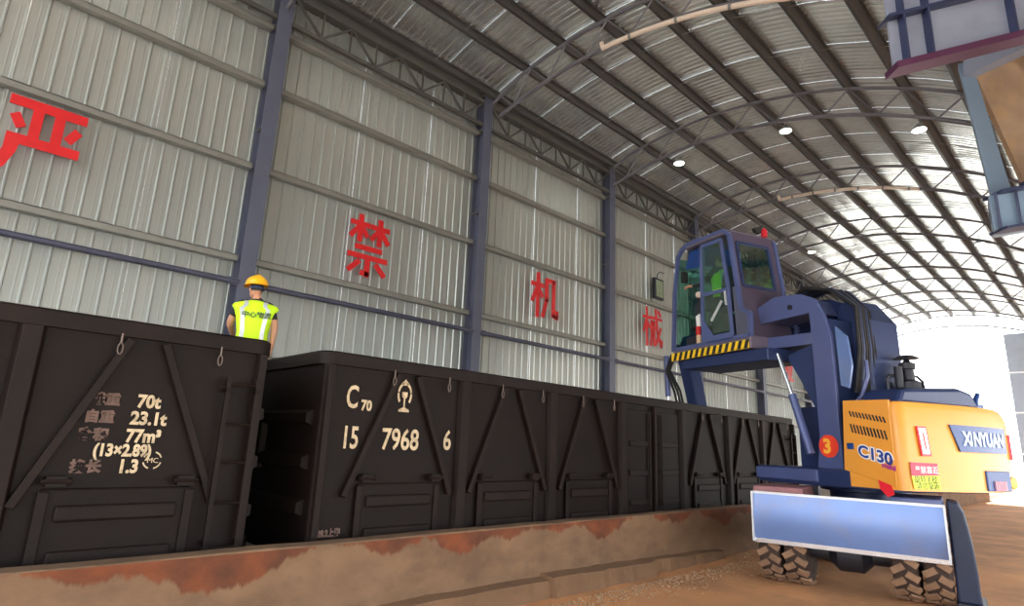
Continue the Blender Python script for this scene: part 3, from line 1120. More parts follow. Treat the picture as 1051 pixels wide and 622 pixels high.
def make_person(name, loc, yaw, J, colour, label, helmet, vest_text=None, arms_bare=True, hair=True, headturn=0.0, scale=1.0):
    """J: joint dict in a frame with +y forward, +x to the person's right, z up from the base"""
    root = empty(name, loc)
    root.rotation_euler = (0, 0, yaw)
    root.scale = (scale, scale, scale)
    pts, ed = [], []
    idx = {}

    def v(k, r_):
        idx[k] = len(pts)
        p = J[k]
        pts.append((p[0], p[1], p[2], r_))

    for k, r_ in (('pelvis', (0.150, 0.115)), ('waist', (0.140, 0.105)), ('chest', (0.165, 0.118)), ('neckb', (0.075, 0.075)), ('neck', 0.052), ('head', 0.05),
                  ('rsh', 0.068), ('rel', 0.046), ('rwr', 0.030), ('lsh', 0.068), ('lel', 0.046), ('lwr', 0.030),
                  ('rhip', 0.092), ('rkn', 0.066), ('ran', 0.046), ('lhip', 0.092), ('lkn', 0.066), ('lan', 0.046)):
        v(k, r_)
    for a, b in (('pelvis', 'waist'), ('waist', 'chest'), ('chest', 'neckb'), ('neckb', 'neck'), ('neck', 'head'), ('chest', 'rsh'), ('rsh', 'rel'), ('rel', 'rwr'),
                 ('chest', 'lsh'), ('lsh', 'lel'), ('lel', 'lwr'), ('pelvis', 'rhip'), ('rhip', 'rkn'), ('rkn', 'ran'), ('pelvis', 'lhip'), ('lhip', 'lkn'), ('lkn', 'lan')):
        ed.append((idx[a], idx[b]))
    chains = [(pts, ed, 0)]
    for s in ('r', 'l'):
        wr, el = Vector(J[s+'wr']), Vector(J[s+'el'])
        d = (wr-el).normalized()
        pn = Vector(J.get(s+'palm', (-1 if s == 'r' else 1, 0.2, 0)))
        chains += hand_chains(wr, d, pn, 1.0, J.get('curl', 0.55))
        an = Vector(J[s+'an'])
        f = Vector(J.get(s+'toe', (0, 1, 0)))
        chains.append(([(an.x, an.y-0.03, an.z-0.03, 0.045), (an.x+f.x*0.08, an.y+f.y*0.08, an.z-0.055, 0.043), (an.x+f.x*0.19, an.y+f.y*0.19, an.z-0.07, 0.032)], [(0, 1), (1, 2)], 0))
    me = skin_mesh(chains)
    for m_ in ('skin', 'shirt', 'trouser', 'dark'):
        me.materials.append(M[m_])
    chest, pelv = Vector(J['chest']), Vector(J['pelvis'])

    def seg_t(p, a, b):
        a, b = Vector(J[a]), Vector(J[b])
        ab = b-a
        t = max(0, min(1, (p-a).dot(ab)/ab.dot(ab)))
        return (p-(a+ab*t)).length, t
    for poly in me.polygons:
        c = Vector((0, 0, 0))
        for vi in poly.vertices:
            c += me.vertices[vi].co
        c /= len(poly.vertices)
        best = min([(seg_t(c, a, b), (a, b)) for a, b in (('pelvis', 'waist'), ('waist', 'chest'), ('chest', 'neckb'), ('neckb', 'head'), ('rsh', 'rel'), ('rel', 'rwr'), ('lsh', 'lel'), ('lel', 'lwr'),
                   ('rhip', 'rkn'), ('rkn', 'ran'), ('lhip', 'lkn'), ('lkn', 'lan'), ('chest', 'rsh'), ('chest', 'lsh'))], key=lambda q: q[0][0])
        (dd, t), (a, b) = best
        mi = 1
        if a in ('neckb',):
            mi = 0
        elif b in ('rwr', 'lwr'):
            mi = 0 if (arms_bare or t > 0.85) else 1
        elif b in ('rel', 'lel'):
            mi = 0 if (arms_bare and t > 0.62) else 1
        elif a in ('rhip', 'lhip', 'rkn', 'lkn') or (a == 'pelvis' and t < 0.3):
            mi = 2
            if b in ('ran', 'lan') and t > 0.97:
                mi = 3
        poly.material_index = mi
        poly.use_smooth = True
    body = put('body', me, root)
    # head with face, ears, hair
    hd = Vector(J['head'])
    Rt = Matrix.Rotation(headturn, 3, 'Z')
    g = MB()
    ellipsoid(g, hd+Vector((0, 0.008, 0.06)), (0.076, 0.096, 0.118), 18, 12, rot=Rt)
    ellipsoid(g, hd+Rt @ Vector((0, 0.045, -0.005)), (0.052, 0.05, 0.055), 14, 8, rot=Rt)         # jaw
    for s in (-1, 1):
        ellipsoid(g, hd+Rt @ Vector((s*0.078, -0.002, 0.05)), (0.012, 0.022, 0.034), 8, 6, rot=Rt)    # ears
    g.prism([hd+Rt @ Vector(p) for p in ((-0.014, 0.098, 0.03), (0.014, 0.098, 0.03), (0.006, 0.098, 0.075), (-0.006, 0.098, 0.075))], Rt @ Vector((0, 0.022, -0.008)))   # nose
    hobj = g.build('head', M['skin'], root, smooth=True)
    g = MB()
    for s in (-1, 1):
        ellipsoid(g, hd+Rt @ Vector((s*0.031, 0.090, 0.068)), (0.014, 0.008, 0.008), 8, 6, mi=0, rot=Rt)
        g.box(hd+Rt @ Vector((s*0.031, 0.096, 0.088)), (0.034, 0.008, 0.007), Rt, mi=1)
    g.box(hd+Rt @ Vector((0, 0.094, 0.005)), (0.042, 0.006, 0.007), Rt, mi=2)
    g.build('face_features', [M['dark'], M['hair'], mat('lips', '9a5a50', 0.5)], hobj)
    if hair:
        g = MB()
        ellipsoid(g, hd+Rt @ Vector((0, -0.012, 0.072)), (0.083, 0.098, 0.118), 16, 8, zmin=-0.28, rot=Rt)
        g.build('hair', M['hair'], hobj, smooth=True)
    if helmet:
        g = MB()
        c = hd+Rt @ Vector((0, 0.0, 0.105))
        ellipsoid(g, c, (0.138, 0.160, 0.138), 22, 8, zmin=0.0, rot=Rt)
        hel = g.build('helmet', M['hat'], root, smooth=True)
        g = MB()
        outer = []
        inner = []
        for k in range(24):
            t = 2*PI*k/24
            ex = 0.040 if math.sin(t) > 0.5 else 0.008
            outer.append(c+Rt @ Vector(((0.138+ex*0.4)*math.cos(t), (0.160+ex)*math.sin(t), -0.012)))
            inner.append(c+Rt @ Vector((0.132*math.cos(t), 0.154*math.sin(t), 0.004)))
        g.add(outer+inner, [(k, (k+1) % 24, 24+(k+1) % 24, 24+k) for k in range(24)])
        g.add([p+Vector((0, 0, 0.008)) for p in outer]+[p+Vector((0, 0, 0.012)) for p in inner], [(k, (k+1) % 24, 24+(k+1) % 24, 24+k) for k in range(24)])
        g.build('brim', M['hat'], hel, smooth=True)
        g = MB()
        g.tube([c+Rt @ Vector((0, 0.146*math.cos(R(a)), 0.004+0.138*math.sin(R(a)))) for a in range(10, 171, 16)], 0.011, 6)
        g.build('ridge', M['hat'], hel, smooth=True)
        g = MB()
        g.tube([c+Rt @ Vector((0.1*math.cos(R(a)), 0.125*math.sin(R(a)), -0.045)) for a in range(180, 361, 15)], 0.009, 6)
        g.build('head_strap', mat('blue_strap', '31416e', 0.6), hel)
    # sleeveless hi-vis vest: rings round the torso
    up_ = (chest-pelv).normalized()
    g = MB()
    rings = []
    n = 28
    rp = J['vest']                                                # (t, half width, half depth) from pelvis to neck
    nk = Vector(J['neckb'])
    for (t, a, b) in rp:
        c = pelv.lerp(chest, t) if t <= 1 else chest.lerp(nk, t-1)
        rings.append([c+Vector((a*math.copysign(abs(math.cos(2*PI*k/n))**0.8, math.cos(2*PI*k/n)), b*math.copysign(abs(math.sin(2*PI*k/n))**0.8, math.sin(2*PI*k/n)), 0)) for k in range(n)])
    vs = [p for r_ in rings for p in r_]
    fs = [(i*n+k, i*n+(k+1) % n, (i+1)*n+(k+1) % n, (i+1)*n+k) for i in range(len(rings)-1) for k in range(n)]
    g.add(vs, fs)
    vest = g.build('vest', M['vest'], root, smooth=True)
    sol = vest.modifiers.new('thickness', 'SOLIDIFY')
    sol.thickness = 0.006
    # shoulder flaps
    for s in (-1, 1):
        sh = Vector(J['rsh' if s > 0 else 'lsh'])
        # vertical reflective tapes over the shoulders at the back
        g = MB()
        for sgn in (-1,):
            q = []
            for (t, a, b) in rp:
                c = pelv.lerp(chest, t) if t <= 1 else chest.lerp(nk, t-1)
                xx = s*0.62*a if t <= 1 else s*0.115
                bb = b*(max(0.0, 1-abs(xx/a)**2.5))**0.4 if a > abs(xx) else 0
                q.append((c+Vector((xx, -bb-0.009, 0))))
            vs2 = []
            for p in q:
                vs2 += [p+Vector((-0.025, 0, 0)), p+Vector((0.025, 0, 0)), p+Vector((0.025, -0.004, 0)), p+Vector((-0.025, -0.004, 0))]
            fs2 = []
            for i in range(len(q)-1):
                for k in range(4):
                    fs2.append((i*4+k, i*4+(k+1) % 4, (i+1)*4+(k+1) % 4, (i+1)*4+k))
            g.add(vs2, fs2)
        g.build('reflective_tape', M['reflect'], vest)
    if vest_text:
        c = pelv.lerp(chest, 0.80)
        text_obj('lettering', vest_text, 0.088, (c.x-0.15, c.y-J['vest'][2][2]-0.016, c.z-0.03), (1, 0, 0), (0, 0.05, 1), M['ink'], vest, offset=0.002)
    tag(root, label, 'person')
    return root


# worker standing between the wagons, back to the camera
JW = dict(pelvis=(0, 0, 0.95), waist=(0, -0.01, 1.10), chest=(0, 0, 1.33), neckb=(0, 0.005, 1.48), neck=(0, 0.012, 1.53), head=(-0.03, 0.02, 1.575),
          rsh=(0.19, 0, 1.42), rel=(0.262, -0.02, 1.12), rwr=(0.250, 0.03, 0.86), lsh=(-0.19, 0, 1.42), lel=(-0.29, 0.10, 1.16), lwr=(-0.24, 0.32, 1.03),
          rhip=(0.09, 0, 0.90), rkn=(0.10, 0.03, 0.50), ran=(0.10, 0, 0.09), lhip=(-0.09, 0, 0.90), lkn=(-0.10, 0.03, 0.50), lan=(-0.10, 0, 0.09),
          vest=[(-0.30, 0.195, 0.150), (0.25, 0.190, 0.140), (0.75, 0.222, 0.148), (1.0, 0.255, 0.145), (1.3, 0.288, 0.125), (1.55, 0.262, 0.110), (1.74, 0.17, 0.10), (1.90, 0.085, 0.080)], curl=0.6)
make_person('person', (2.83, 7.8, 2.13), R(-22), JW, None, 'person in yellow helmet and lime vest standing between the two wagons, back turned', True, '中心物流', headturn=R(28), scale=1.0)

# ================================================================== EXCAVATOR
EX = Vector((11.45, 3.35, 0))
ex = empty('wheeled_excavator', EX)
tag(ex, 'yellow and dark blue wheeled material handler with raised cab, numbered 3, beside the wagons', 'excavator')
MC = Matrix.Rotation(R(9.5), 4, 'Z')
MU = Matrix.Translation(Vector((11.13, 3.51, 0))-EX) @ Matrix.Rotation(R(68), 4, 'Z')
ch = lambda: MB(MC)
ub = lambda: MB(MU)

# -- chassis
g = ch()
g.prism([(-1.45, -0.5, 0.62), (1.9, -0.5, 0.62), (1.9, -0.42, 1.08), (-1.2, -0.42, 1.08), (-1.45, -0.45, 0.9)], (0, 0.95, 0))
g.build('chassis', M['mdark'], ex, bevel=0.03)
for ax in (-1.2, 1.55):
    g = ch()
    g.cyl((ax, -1.0, 0.5), (ax, 1.0, 0.5), 0.11, n=12)
    g.lathe([(0.12, -0.28), (0.24, -0.16), (0.24, 0.16), (0.12, 0.28)], (ax, 0, 0.5), (0, 1, 0), 14)
    g.build('axle', M['soot'], ex, smooth=True)
TY = []
for ax in (-1.2, 1.55):
    for yy in (1.055, 0.69, -0.69, -1.055):
        g = ch()
        wv = 0.155
        g.lathe([(0.30, -wv*0.86), (0.36, -wv), (0.45, -wv*0.98), (0.482, -wv*0.80), (0.49, -wv*0.3), (0.49, wv*0.3), (0.482, wv*0.80), (0.45, wv*0.98), (0.36, wv), (0.30, wv*0.86)], (ax, yy, 0.505), (0, 1, 0), 32, mi=1)
        nl = 17
        for k in range(nl):
            for s in (-1, 1):
                t = 2*PI*(k+(0.5 if s > 0 else 0))/nl
                t2 = t+0.17
                p0 = Vector((ax+0.496*math.cos(t), yy+s*0.015, 0.505+0.496*math.sin(t)))
                p1 = Vector((ax+0.480*math.cos(t2), yy+s*wv*0.98, 0.505+0.480*math.sin(t2)))
                g.bar(p0, p1, 0.085, 0.05, (math.cos(t), 0, math.sin(t)), mi=0)
        t_ = g.build('tyre', [M['tyre'], M['tyre_groove']], ex)
        g = ch()
        g.lathe([(0.06, -0.10), (0.30, -0.12), (0.31, 0.12), (0.06, 0.10)], (ax, yy, 0.505), (0, 1, 0), 20)
        g.lathe([(0.10, -0.15), (0.10, 0.15)], (ax, yy, 0.505), (0, 1, 0), 12)
        g.build('rim', M['soot'], t_, smooth=True)

# -- dozer blade in front of the wheels
g = ch()
prof = [(-1.80, 0.63), (-1.832, 0.78), (-1.845, 0.97), (-1.835, 1.16), (-1.80, 1.34)]
poly = [(a, -1.22, b) for a, b in prof]+[(a+0.035, -1.22, b) for a, b in reversed(prof)]
g.prism(poly, (0, 2.44, 0))
bl = g.build('dozer_blade', M['blade'], ex, smooth=True)
g = ch().bx(-1.81, -1.73, -1.22, 1.22, 0.60, 0.66)
g.build('cutting_edge', M['chrome'], bl)
ch().bx(-1.81, -1.75, -1.22, 1.22, 1.31, 1.345).build('top_edge', M['reflect'], bl)
for s in (-1, 1):
    ch().bx(-1.88, -1.70, s*1.215-0.012, s*1.215+0.012, 0.62, 1.34).build('end_plate', M['reflect'], bl)
    ch().bar((-1.75, s*0.3, 0.9), (-0.9, s*0.3, 0.75), 0.1, 0.16).build('push_arm', M['mdark'], bl)
    ch().cyl((-1.75, s*0.18, 1.15), (-1.2, s*0.18, 1.0), 0.05, n=10).build('lift_cylinder', M['chrome'], bl)
# -- mudguards and outrigger
g = ch()
g.prism([(-1.72, 0.52, 1.08), (-1.66, 0.52, 1.42), (-0.9, 0.52, 1.44), (-0.62, 0.52, 1.1), (-0.66, 0.52, 1.06), (-0.92, 0.52, 1.38), (-1.6, 0.52, 1.36), (-1.66, 0.52, 1.06)], (0, 0.72, 0))
g.bx(-1.66, -0.9, 0.52, 0.55, 1.1, 1.4)
g.build('mudguard', M['brownguard'], ex, bevel=0.015)
g = ch()
g.prism([(-1.72, -1.2, 1.08), (-1.66, -1.2, 1.40), (-0.9, -1.2, 1.42), (-0.62, -1.2, 1.1), (-0.66, -1.2, 1.06), (-0.92, -1.2, 1.36), (-1.6, -1.2, 1.34), (-1.66, -1.2, 1.06)], (0, 0.6, 0))
g.build('mudguard', M['mblue'], ex, bevel=0.015)
g = ch()
oy = [(-1.235, 1.40), (-1.36, 1.38), (-1.42, 1.25), (-1.45, 1.05), (-1.475, 0.8), (-1.49, 0.5), (-1.49, 0.3), (-1.50, 0.12), (-1.235, 0.12)]
g.prism([(-1.62, a, b) for a, b in oy], (0.62, 0, 0))
og = g.build('outrigger', mat('outrigger_paint', '141f3a', 0.5, 0.1, 0.12, 3), ex, bevel=0.03)
ch().bx(-1.66, -0.96, -1.55, -1.22, 0.0, 0.13).build('foot', M['soot'], og, bevel=0.02)
g = ch().bx(-0.4, 0.9, 0.55, 1.15, 0.45, 1.05)
g.build('tool_box', M['mdark'], ex, bevel=0.03)
g = ch()
for i in range(3):
    g.bx(-0.35, 0.85, 1.12+0.0*i, 1.22, 0.40+0.22*i, 0.43+0.22*i)
g.build('step', M['soot'], ex)

# -- upper structure (local: x forward, y left)
YU = -0.40
ub().lathe([(0.62, 1.06), (0.62, 1.2), (0.52, 1.22), (0.52, 1.36), (0.66, 1.38), (0.66, 1.47)], (-0.15, YU, 0), n=28).build('slew_ring', M['mdark'], ex, smooth=True)
g = ub()
g.prism([(0.85, 0.92, 1.46), (0.85, -1.7, 1.46), (-1.55, -1.7, 1.46), (-1.60, 0.90, 1.46)], (0, 0, 0.27))
g.build('platform', M['mdark'], ex, bevel=0.03)
ub().bx(-0.4, 0.86, 0.90, 0.95, 1.52, 1.70).build('platform_edge', M['mblue'], ex, bevel=0.015)
# counterweight
NB = 10
plan = []
for i in range(7):                     # left rear corner
    a = R(90+90*i/6)
    plan.append((-1.66+0.14*math.cos(a), 0.77+0.14*math.sin(a)))
for i in range(1, 9):                  # slightly bowed back
    t = i/9
    plan.append((-1.80-0.10*math.sin(PI*t), 0.77-2.2*t))
for i in range(9):                     # right rear corner, larger radius
    a = R(180+90*i/8)
    plan.append((-1.38+0.42*math.cos(a), -1.36+0.36*math.sin(a)))
plan += [(-0.95, -1.72), (-0.95, 0.91)]
g = ub()


def cw_z(y):
    return 2.72-0.30*max(0.0, (-1.25-y)/0.47)**1.6 if y < -1.25 else 2.72


n = len(plan)
inner = [(-1.2+(a+1.2)*0.82, YU+(b-YU)*0.90) for a, b in plan]
vs = [(a, b, 1.50) for a, b in plan]+[(a, b, cw_z(b)-0.10) for a, b in plan]+[(-1.2+(a+1.2)*0.96, YU+(b-YU)*0.975, cw_z(b)-0.02) for a, b in plan]+[(a, b, cw_z(b)) for a, b in inner]
fs = [tuple(range(n-1, -1, -1)), tuple(range(3*n, 4*n))]
for k in range(3):
    fs += [(k*n+i, k*n+(i+1) % n, (k+1)*n+(i+1) % n, (k+1)*n+i) for i in range(n)]
g.add(vs, fs)
cw = g.build('counterweight', M['yellow'], ex, smooth=True)


def back(y):
    """x of the back face at y, with a hair of clearance"""
    t = (0.77-y)/2.2
    return -1.80-0.10*math.sin(PI*min(1, max(0, t)))-0.012


def back_poly(pts, th, name, m_, parent, d=0.0):
    """a thin plate that follows the bowed back: pts (y, z) outline split at many y"""
    g = ub()
    g.prism([(back(a)-d, a, b) for a, b in pts], (-th, 0, 0))
    return g.build(name, m_, parent)


def dens(pts, n_=5):
    out = []
    for i in range(len(pts)):
        a, b = pts[i], pts[(i+1) % len(pts)]
        for k in range(n_):
            out.append((a[0]+(b[0]-a[0])*k/n_, a[1]+(b[1]-a[1])*k/n_))
    return out


# badge with the maker's lettering: strips so that it follows the bow
def badge():
    g = ub()
    N = 8
    top = [(0.06-1.36*i/N, 2.42) for i in range(N+1)]
    bot = [(-0.10-1.18*i/N, 2.05) for i in range(N+1)]
    vs, fs = [], []
    for (a, b) in zip(top, bot):
        vs += [(back(a[0]), a[0], a[1]), (back(b[0]), b[0], b[1]), (back(a[0])-0.015, a[0], a[1]), (back(b[0])-0.015, b[0], b[1])]
    for i in range(N):
        q = i*4
        fs += [(q+2, q+3, q+7, q+6), (q, q+4, q+5, q+1), (q, q+2, q+6, q+4), (q+1, q+5, q+7, q+3)]
    fs += [(0, 1, 3, 2), (N*4, N*4+2, N*4+3, N*4+1)]
    g.add(vs, fs)
    return g.build('badge', M['navy'], cw)


bd = badge()
XU = lambda p: MU @ Vector(p)
DIR = lambda p: (MU.to_3x3() @ Vector(p))


def back_text(body, y, z, sz, m_, parent, sx=1.0, offset=0.0, d=0.018, y_end=None, name='lettering', shear=0.0):
    ye = y-0.1 if y_end is None else y_end
    a = Vector((back(y)-d, y, z))
    b = Vector((back(ye)-d, ye, z))
    return text_obj(name, body, sz, XU(a), DIR(b-a), DIR((0, 0, 1)), m_, parent, offset=offset, sx=sx, extrude=0.004, shear=shear)


yy = -0.17
for lt, adv in (('X', 0.150), ('i', 0.070), ('N', 0.175), ('Y', 0.14), ('U', 0.17), ('A', 0.155), ('N', 0.16)):
    back_text(lt, yy, 2.145, 0.27, M['lblue'], bd, sx=0.87, offset=0.009, d=0.02, y_end=yy-0.12)
    yy -= adv

# tail lights
tl = back_poly([(0.66, 2.37), (0.50, 2.37), (0.46, 1.97), (0.62, 1.97)], 0.02, 'tail_light', M['redlens'], cw)
g = ub()
for pts in ([(0.635, 2.345), (0.525, 2.345), (0.49, 2.0), (0.60, 2.0)],):
    g.prism([(back(a)-0.02, a, b) for a, b in pts], (-0.006, 0, 0))
g.build('lens_white', M['lampwhite'], tl)
g = ub()
g.prism([(back(a)-0.026, a, b) for a, b in [(0.592, 2.285), (0.562, 2.285), (0.540, 2.06), (0.568, 2.06)]], (-0.005, 0, 0))
g.build('lens_red', M['redlens'], tl)
g = ub()
g.prism([(-1.786, -1.453, 2.34), (-1.690, -1.605, 2.34), (-1.690, -1.605, 1.97), (-1.786, -1.453, 1.97)], (-0.028, -0.018, 0))
g.build('tail_light', M['redlens'], cw)
# warning sticker
g = back_poly([(0.83, 1.70), (0.36, 1.715), (0.34, 1.53), (0.80, 1.53)], 0.004, 'warning_sticker', M['stickgreen'], cw)
st = g
back_poly([(0.83, 1.88), (0.36, 1.875), (0.36, 1.715), (0.83, 1.70)], 0.004, 'sticker_header', M['stickred'], st)
back_text('严禁靠近', 0.775, 1.745, 0.105, M['white'], st, offset=0.0, d=0.006, y_end=0.4)
back_text('旋转半径', 0.79, 1.625, 0.10, M['ink'], st, offset=0.0, d=0.006, y_end=0.4)
back_text('请勿靠近', 0.765, 1.54, 0.10, M['ink'], st, offset=0.0, d=0.006, y_end=0.4)
# lamp recess with slatted plate
g = ub()
g.bx(-1.915, -1.87, -1.16, -0.62, 1.52, 1.80)
rc = g.build('lamp_recess', M['navy'], cw, bevel=0.01)
for i in range(6):
    ub().bx(-1.935, -1.912, -0.76-0.045*i-0.03, -0.76-0.045*i, 1.53, 1.66).build('slat', mat('recess_slat', 'c58fa0', 0.5) if i == 0 else bpy.data.materials['recess_slat'], rc)
ub().lathe([(0.09, 0), (0.09, 0.02), (0.05, 0.03)], (-1.875, -1.27, 1.64), (-1, 0, 0), 14).build('round_lamp', M['gold'], cw, smooth=True)
# engine side door in yellow, with slanted louvres
g = ub()
g.prism([(-0.86, 0.88, 1.73), (-0.93, 0.88, 2.75), (-1.66, 0.88, 2.73), (-1.66, 0.88, 1.53)], (0, 0.035, 0))
sdr = g.build('engine_side_door', M['yellow'], ex, bevel=0.012)
for row, (z0, hh) in enumerate(((2.59, 0.085), (2.40, 0.13))):
    for i in range(11):
        x = -1.02-0.052*i
        zz = z0-0.10*(i/10)
        g = ub()
        g.prism([(x, 0.916, zz), (x-0.026, 0.916, zz), (x-0.056, 0.916, zz-hh), (x-0.030, 0.916, zz-hh)], (0, 0.004, 0))
        g.build('louvre', M['soot'], sdr)
ub().bx(-1.06, -0.95, 0.915, 0.93, 2.03, 2.12).build('door_latch', M['navy'], sdr, bevel=0.01)
LX, LZ = DIR((-1, 0, 0)), DIR((-0.0, 0, 1))


def side_text(body, x, z, sz, m_, d, sx=1.0, offset=0.0, tilt=-0.24, shear=0.1):
    return text_obj('lettering', body, sz, XU((x, 0.92+d, z)), DIR((-1, 0, tilt)), DIR((tilt*-0.3, 0, 1)), m_, sdr, offset=offset, sx=sx, shear=shear)


side_text('C130', -1.12, 1.945, 0.235, M['white'], 0.0, 1.02, 0.022)
side_text('C130', -1.12, 1.945, 0.235, M['dblue'], 0.004, 1.02, 0.006)
side_text('mini', -1.47, 1.80, 0.10, M['pink'], 0.004, 1.2, 0.004)
g = ub()
g.prism([(-1.40, 0.925, 1.62), (-1.58, 0.925, 1.56), (-1.62, 0.925, 1.44), (-1.52, 0.925, 1.40), (-1.42, 0.925, 1.50)], (0, 0.008, 0))
g.build('red_reflector', M['redlens'], ex)
# dark inner hood and engine cover
g = ub()
g.prism([(-0.95, 0.6, 2.70), (-0.95, 0.45, 2.93), (-0.95, -0.85, 3.02), (-0.95, -1.15, 2.96), (-0.95, -1.3, 2.70)], (-0.62, 0, 0))
g.build('engine_cover', M['mdark'], ex, bevel=0.06)
ub().bx(-0.95, 0.3, -1.6, 0.5, 1.72, 2.72).build('engine_housing', M['mdark'], ex, bevel=0.03)
e_ = ub().lathe([(0.17, 2.98), (0.16, 3.10), (0.09, 3.14), (0.085, 3.30), (0.115, 3.31), (0.115, 3.40), (0.06, 3.42), (0.03, 3.47), (0.19, 3.475), (0.11, 3.52), (0.02, 3.54)], (-1.15, -0.32, 0), n=18).build('air_cleaner', M['soot'], ex, smooth=True)
ub().cyl((-1.15, -0.10, 3.0), (-1.15, -0.10, 3.33), 0.06, n=12).build('exhaust_pipe', M['soot'], e_, smooth=True)
ub().tube([(-1.1, 0.1, 2.95), (-1.1, 0.1, 3.14), (-1.1, 0.05, 3.19), (-1.1, -0.6, 3.22), (-1.1, -0.72, 3.15), (-1.1, -0.75, 2.98)], 0.022, 7).build('grab_rail', M['soot'], ex, smooth=True)
g = ub()
g.bx(-1.55, -1.40, -1.42, -1.26, 2.66, 2.80)
g.tube([(-1.47, -1.34, 2.78), (-1.47, -1.36, 2.86), (-1.49, -1.42, 2.98)], [0.05, 0.045, 0.035], 8)
g.build('rear_camera', M['navy'], ex, bevel=0.01)

# -- boom foot behind the riser
g = ub()
g.prism([(-0.35, -0.55, 1.7), (-0.30, -0.55, 3.6), (-0.42, -0.55, 4.40), (-0.60, -0.55, 4.52), (-0.92, -0.55, 4.10), (-0.96, -0.55, 1.7)], (0, 0.75, 0))
g.build('boom_foot', M['mdark'], ex, bevel=0.04)
g = ub()
g.prism([(-0.80, -0.18, 3.6), (-0.50, -0.18, 4.25), (0.3, -0.18, 4.72), (4.2, -0.18, 4.62), (4.45, -0.18, 4.15), (0.5, -0.18, 4.15), (-0.35, -0.18, 3.6)], (0, -0.36, 0))
g.build('boom', M['mdark'], ex, bevel=0.03)
g = ub()
g.prism([(4.55, -0.2, 4.5), (4.05, -0.2, 4.35), (3.70, -0.2, 2.75), (4.02, -0.2, 2.70)], (0, -0.3, 0))
sk = g.build('stick_arm', M['mdark'], ex, bevel=0.03)
ub().cyl((4.72, -0.1, 4.2), (4.68, -0.1, 3.2), 0.07, n=10).build('stick_cylinder', M['mblue'], sk, smooth=True)
ub().cyl((4.68, -0.1, 3.2), (4.66, -0.1, 2.7), 0.04, n=10).build('rod', M['chrome'], sk, smooth=True)
for i, (a, b) in enumerate(((4.45, 4.30), (4.38, 4.18), (4.30, 4.08))):
    ub().tube([(a, -0.05, 4.2), (a+0.10, 0.05, 3.8), (b+0.02, 0.0, 3.3), (b-0.1, -0.05, 2.75)], 0.03, 6).build('hose', M['dark'], sk, smooth=True)
g = ub()
g.lathe([(0.12, 2.4), (0.3, 2.5), (0.34, 2.65), (0.16, 2.78)], (3.86, -0.35, 0), n=14)
gr = g.build('grab_head', M['soot'], ex, smooth=True)
for k in range(5):
    a = 2*PI*k/5
    q = [(3.86+r_*math.cos(a), -0.35+r_*math.sin(a), z) for r_, z in ((0.25, 2.55), (0.55, 2.25), (0.55, 1.8), (0.25, 1.45))]
    ub().tube(q, [0.07, 0.08, 0.06, 0.02], 6).build('tine', M['soot'], gr)

# -- cab riser: an upright leg and two forward arms, outer plate and inner plate
leg = [(-0.72, 1.72), (-0.26, 1.72), (-0.34, 2.25), (-0.33, 3.98), (-0.32, 4.25), (1.07, 4.24), (1.07, 4.48), (0.40, 4.68), (-0.16, 4.62), (-0.46, 4.47), (-0.60, 4.19), (-0.70, 3.82)]
arm2 = [(-0.33, 3.92), (0.98, 3.98), (0.98, 3.77), (-0.33, 3.72)]
gus = [(-0.30, 3.72), (0.20, 3.60), (0.20, 3.52), (-0.02, 3.15), (-0.30, 2.62)]
rs = empty('cab_riser')
rs.parent = ex
for k, yy in enumerate((0.70, -0.02)):
    m_ = M['mblue'] if k == 0 else M['mdark']
    ub().prism([(a, yy, b) for a, b in leg], (0, 0.06, 0)).build('side_plate', m_, rs, bevel=0.008)
    ub().prism([(a, yy+0.005, b) for a, b in arm2], (0, 0.05, 0)).build('arm_plate', m_, rs, bevel=0.008)
    ub().prism([(a, yy-0.02, b) for a, b in gus], (0, 0.04, 0)).build('gusset', M['mdark'], rs)
ub().bx(-0.66, -0.36, 0.04, 0.70, 1.75, 4.1).build('box_web', M['mdark'], rs)
ub().prism([(-0.30, 0.04, 4.28), (1.0, 0.04, 4.28), (1.0, 0.04, 4.42), (0.4, 0.04, 4.62), (-0.16, 0.04, 4.56)], (0, 0.66, 0)).build('top_box', M['mblue'], rs)
ub().prism([(-0.30, 0.04, 3.75), (0.98, 0.04, 3.80), (0.98, 0.04, 3.95), (-0.30, 0.04, 3.90)], (0, 0.66, 0)).build('lower_box', M['mdark'], rs)
for (x, z) in ((0.05, 4.42), (0.9, 3.87)):
    ub().cyl((x, 0.755, z), (x, 0.79, z), 0.045, n=12).build('pin', M['soot'], rs)
ub().cyl((-0.24, 0.86, 1.94), (0.05, 0.86, 2.90), 0.065, n=12).build('lift_cylinder', M['mblue'], rs, smooth=True)
ub().cyl((0.05, 0.86, 2.90), (0.30, 0.86, 3.62), 0.035, n=10).build('lift_rod', M['chrome'], rs, smooth=True)
# number disc
dsc = ub().lathe([(0.175, 0), (0.175, 0.008)], (-0.50, 0.762, 2.07), (0, 1, 0), 26).build('number_disc', M['orange_disc'], rs)
text_obj('lettering', '3', 0.30, XU((-0.405, 0.776, 1.97)), DIR((-1, 0, 0)), DIR((0, 0, 1)), M['gold'], dsc, offset=0.012)
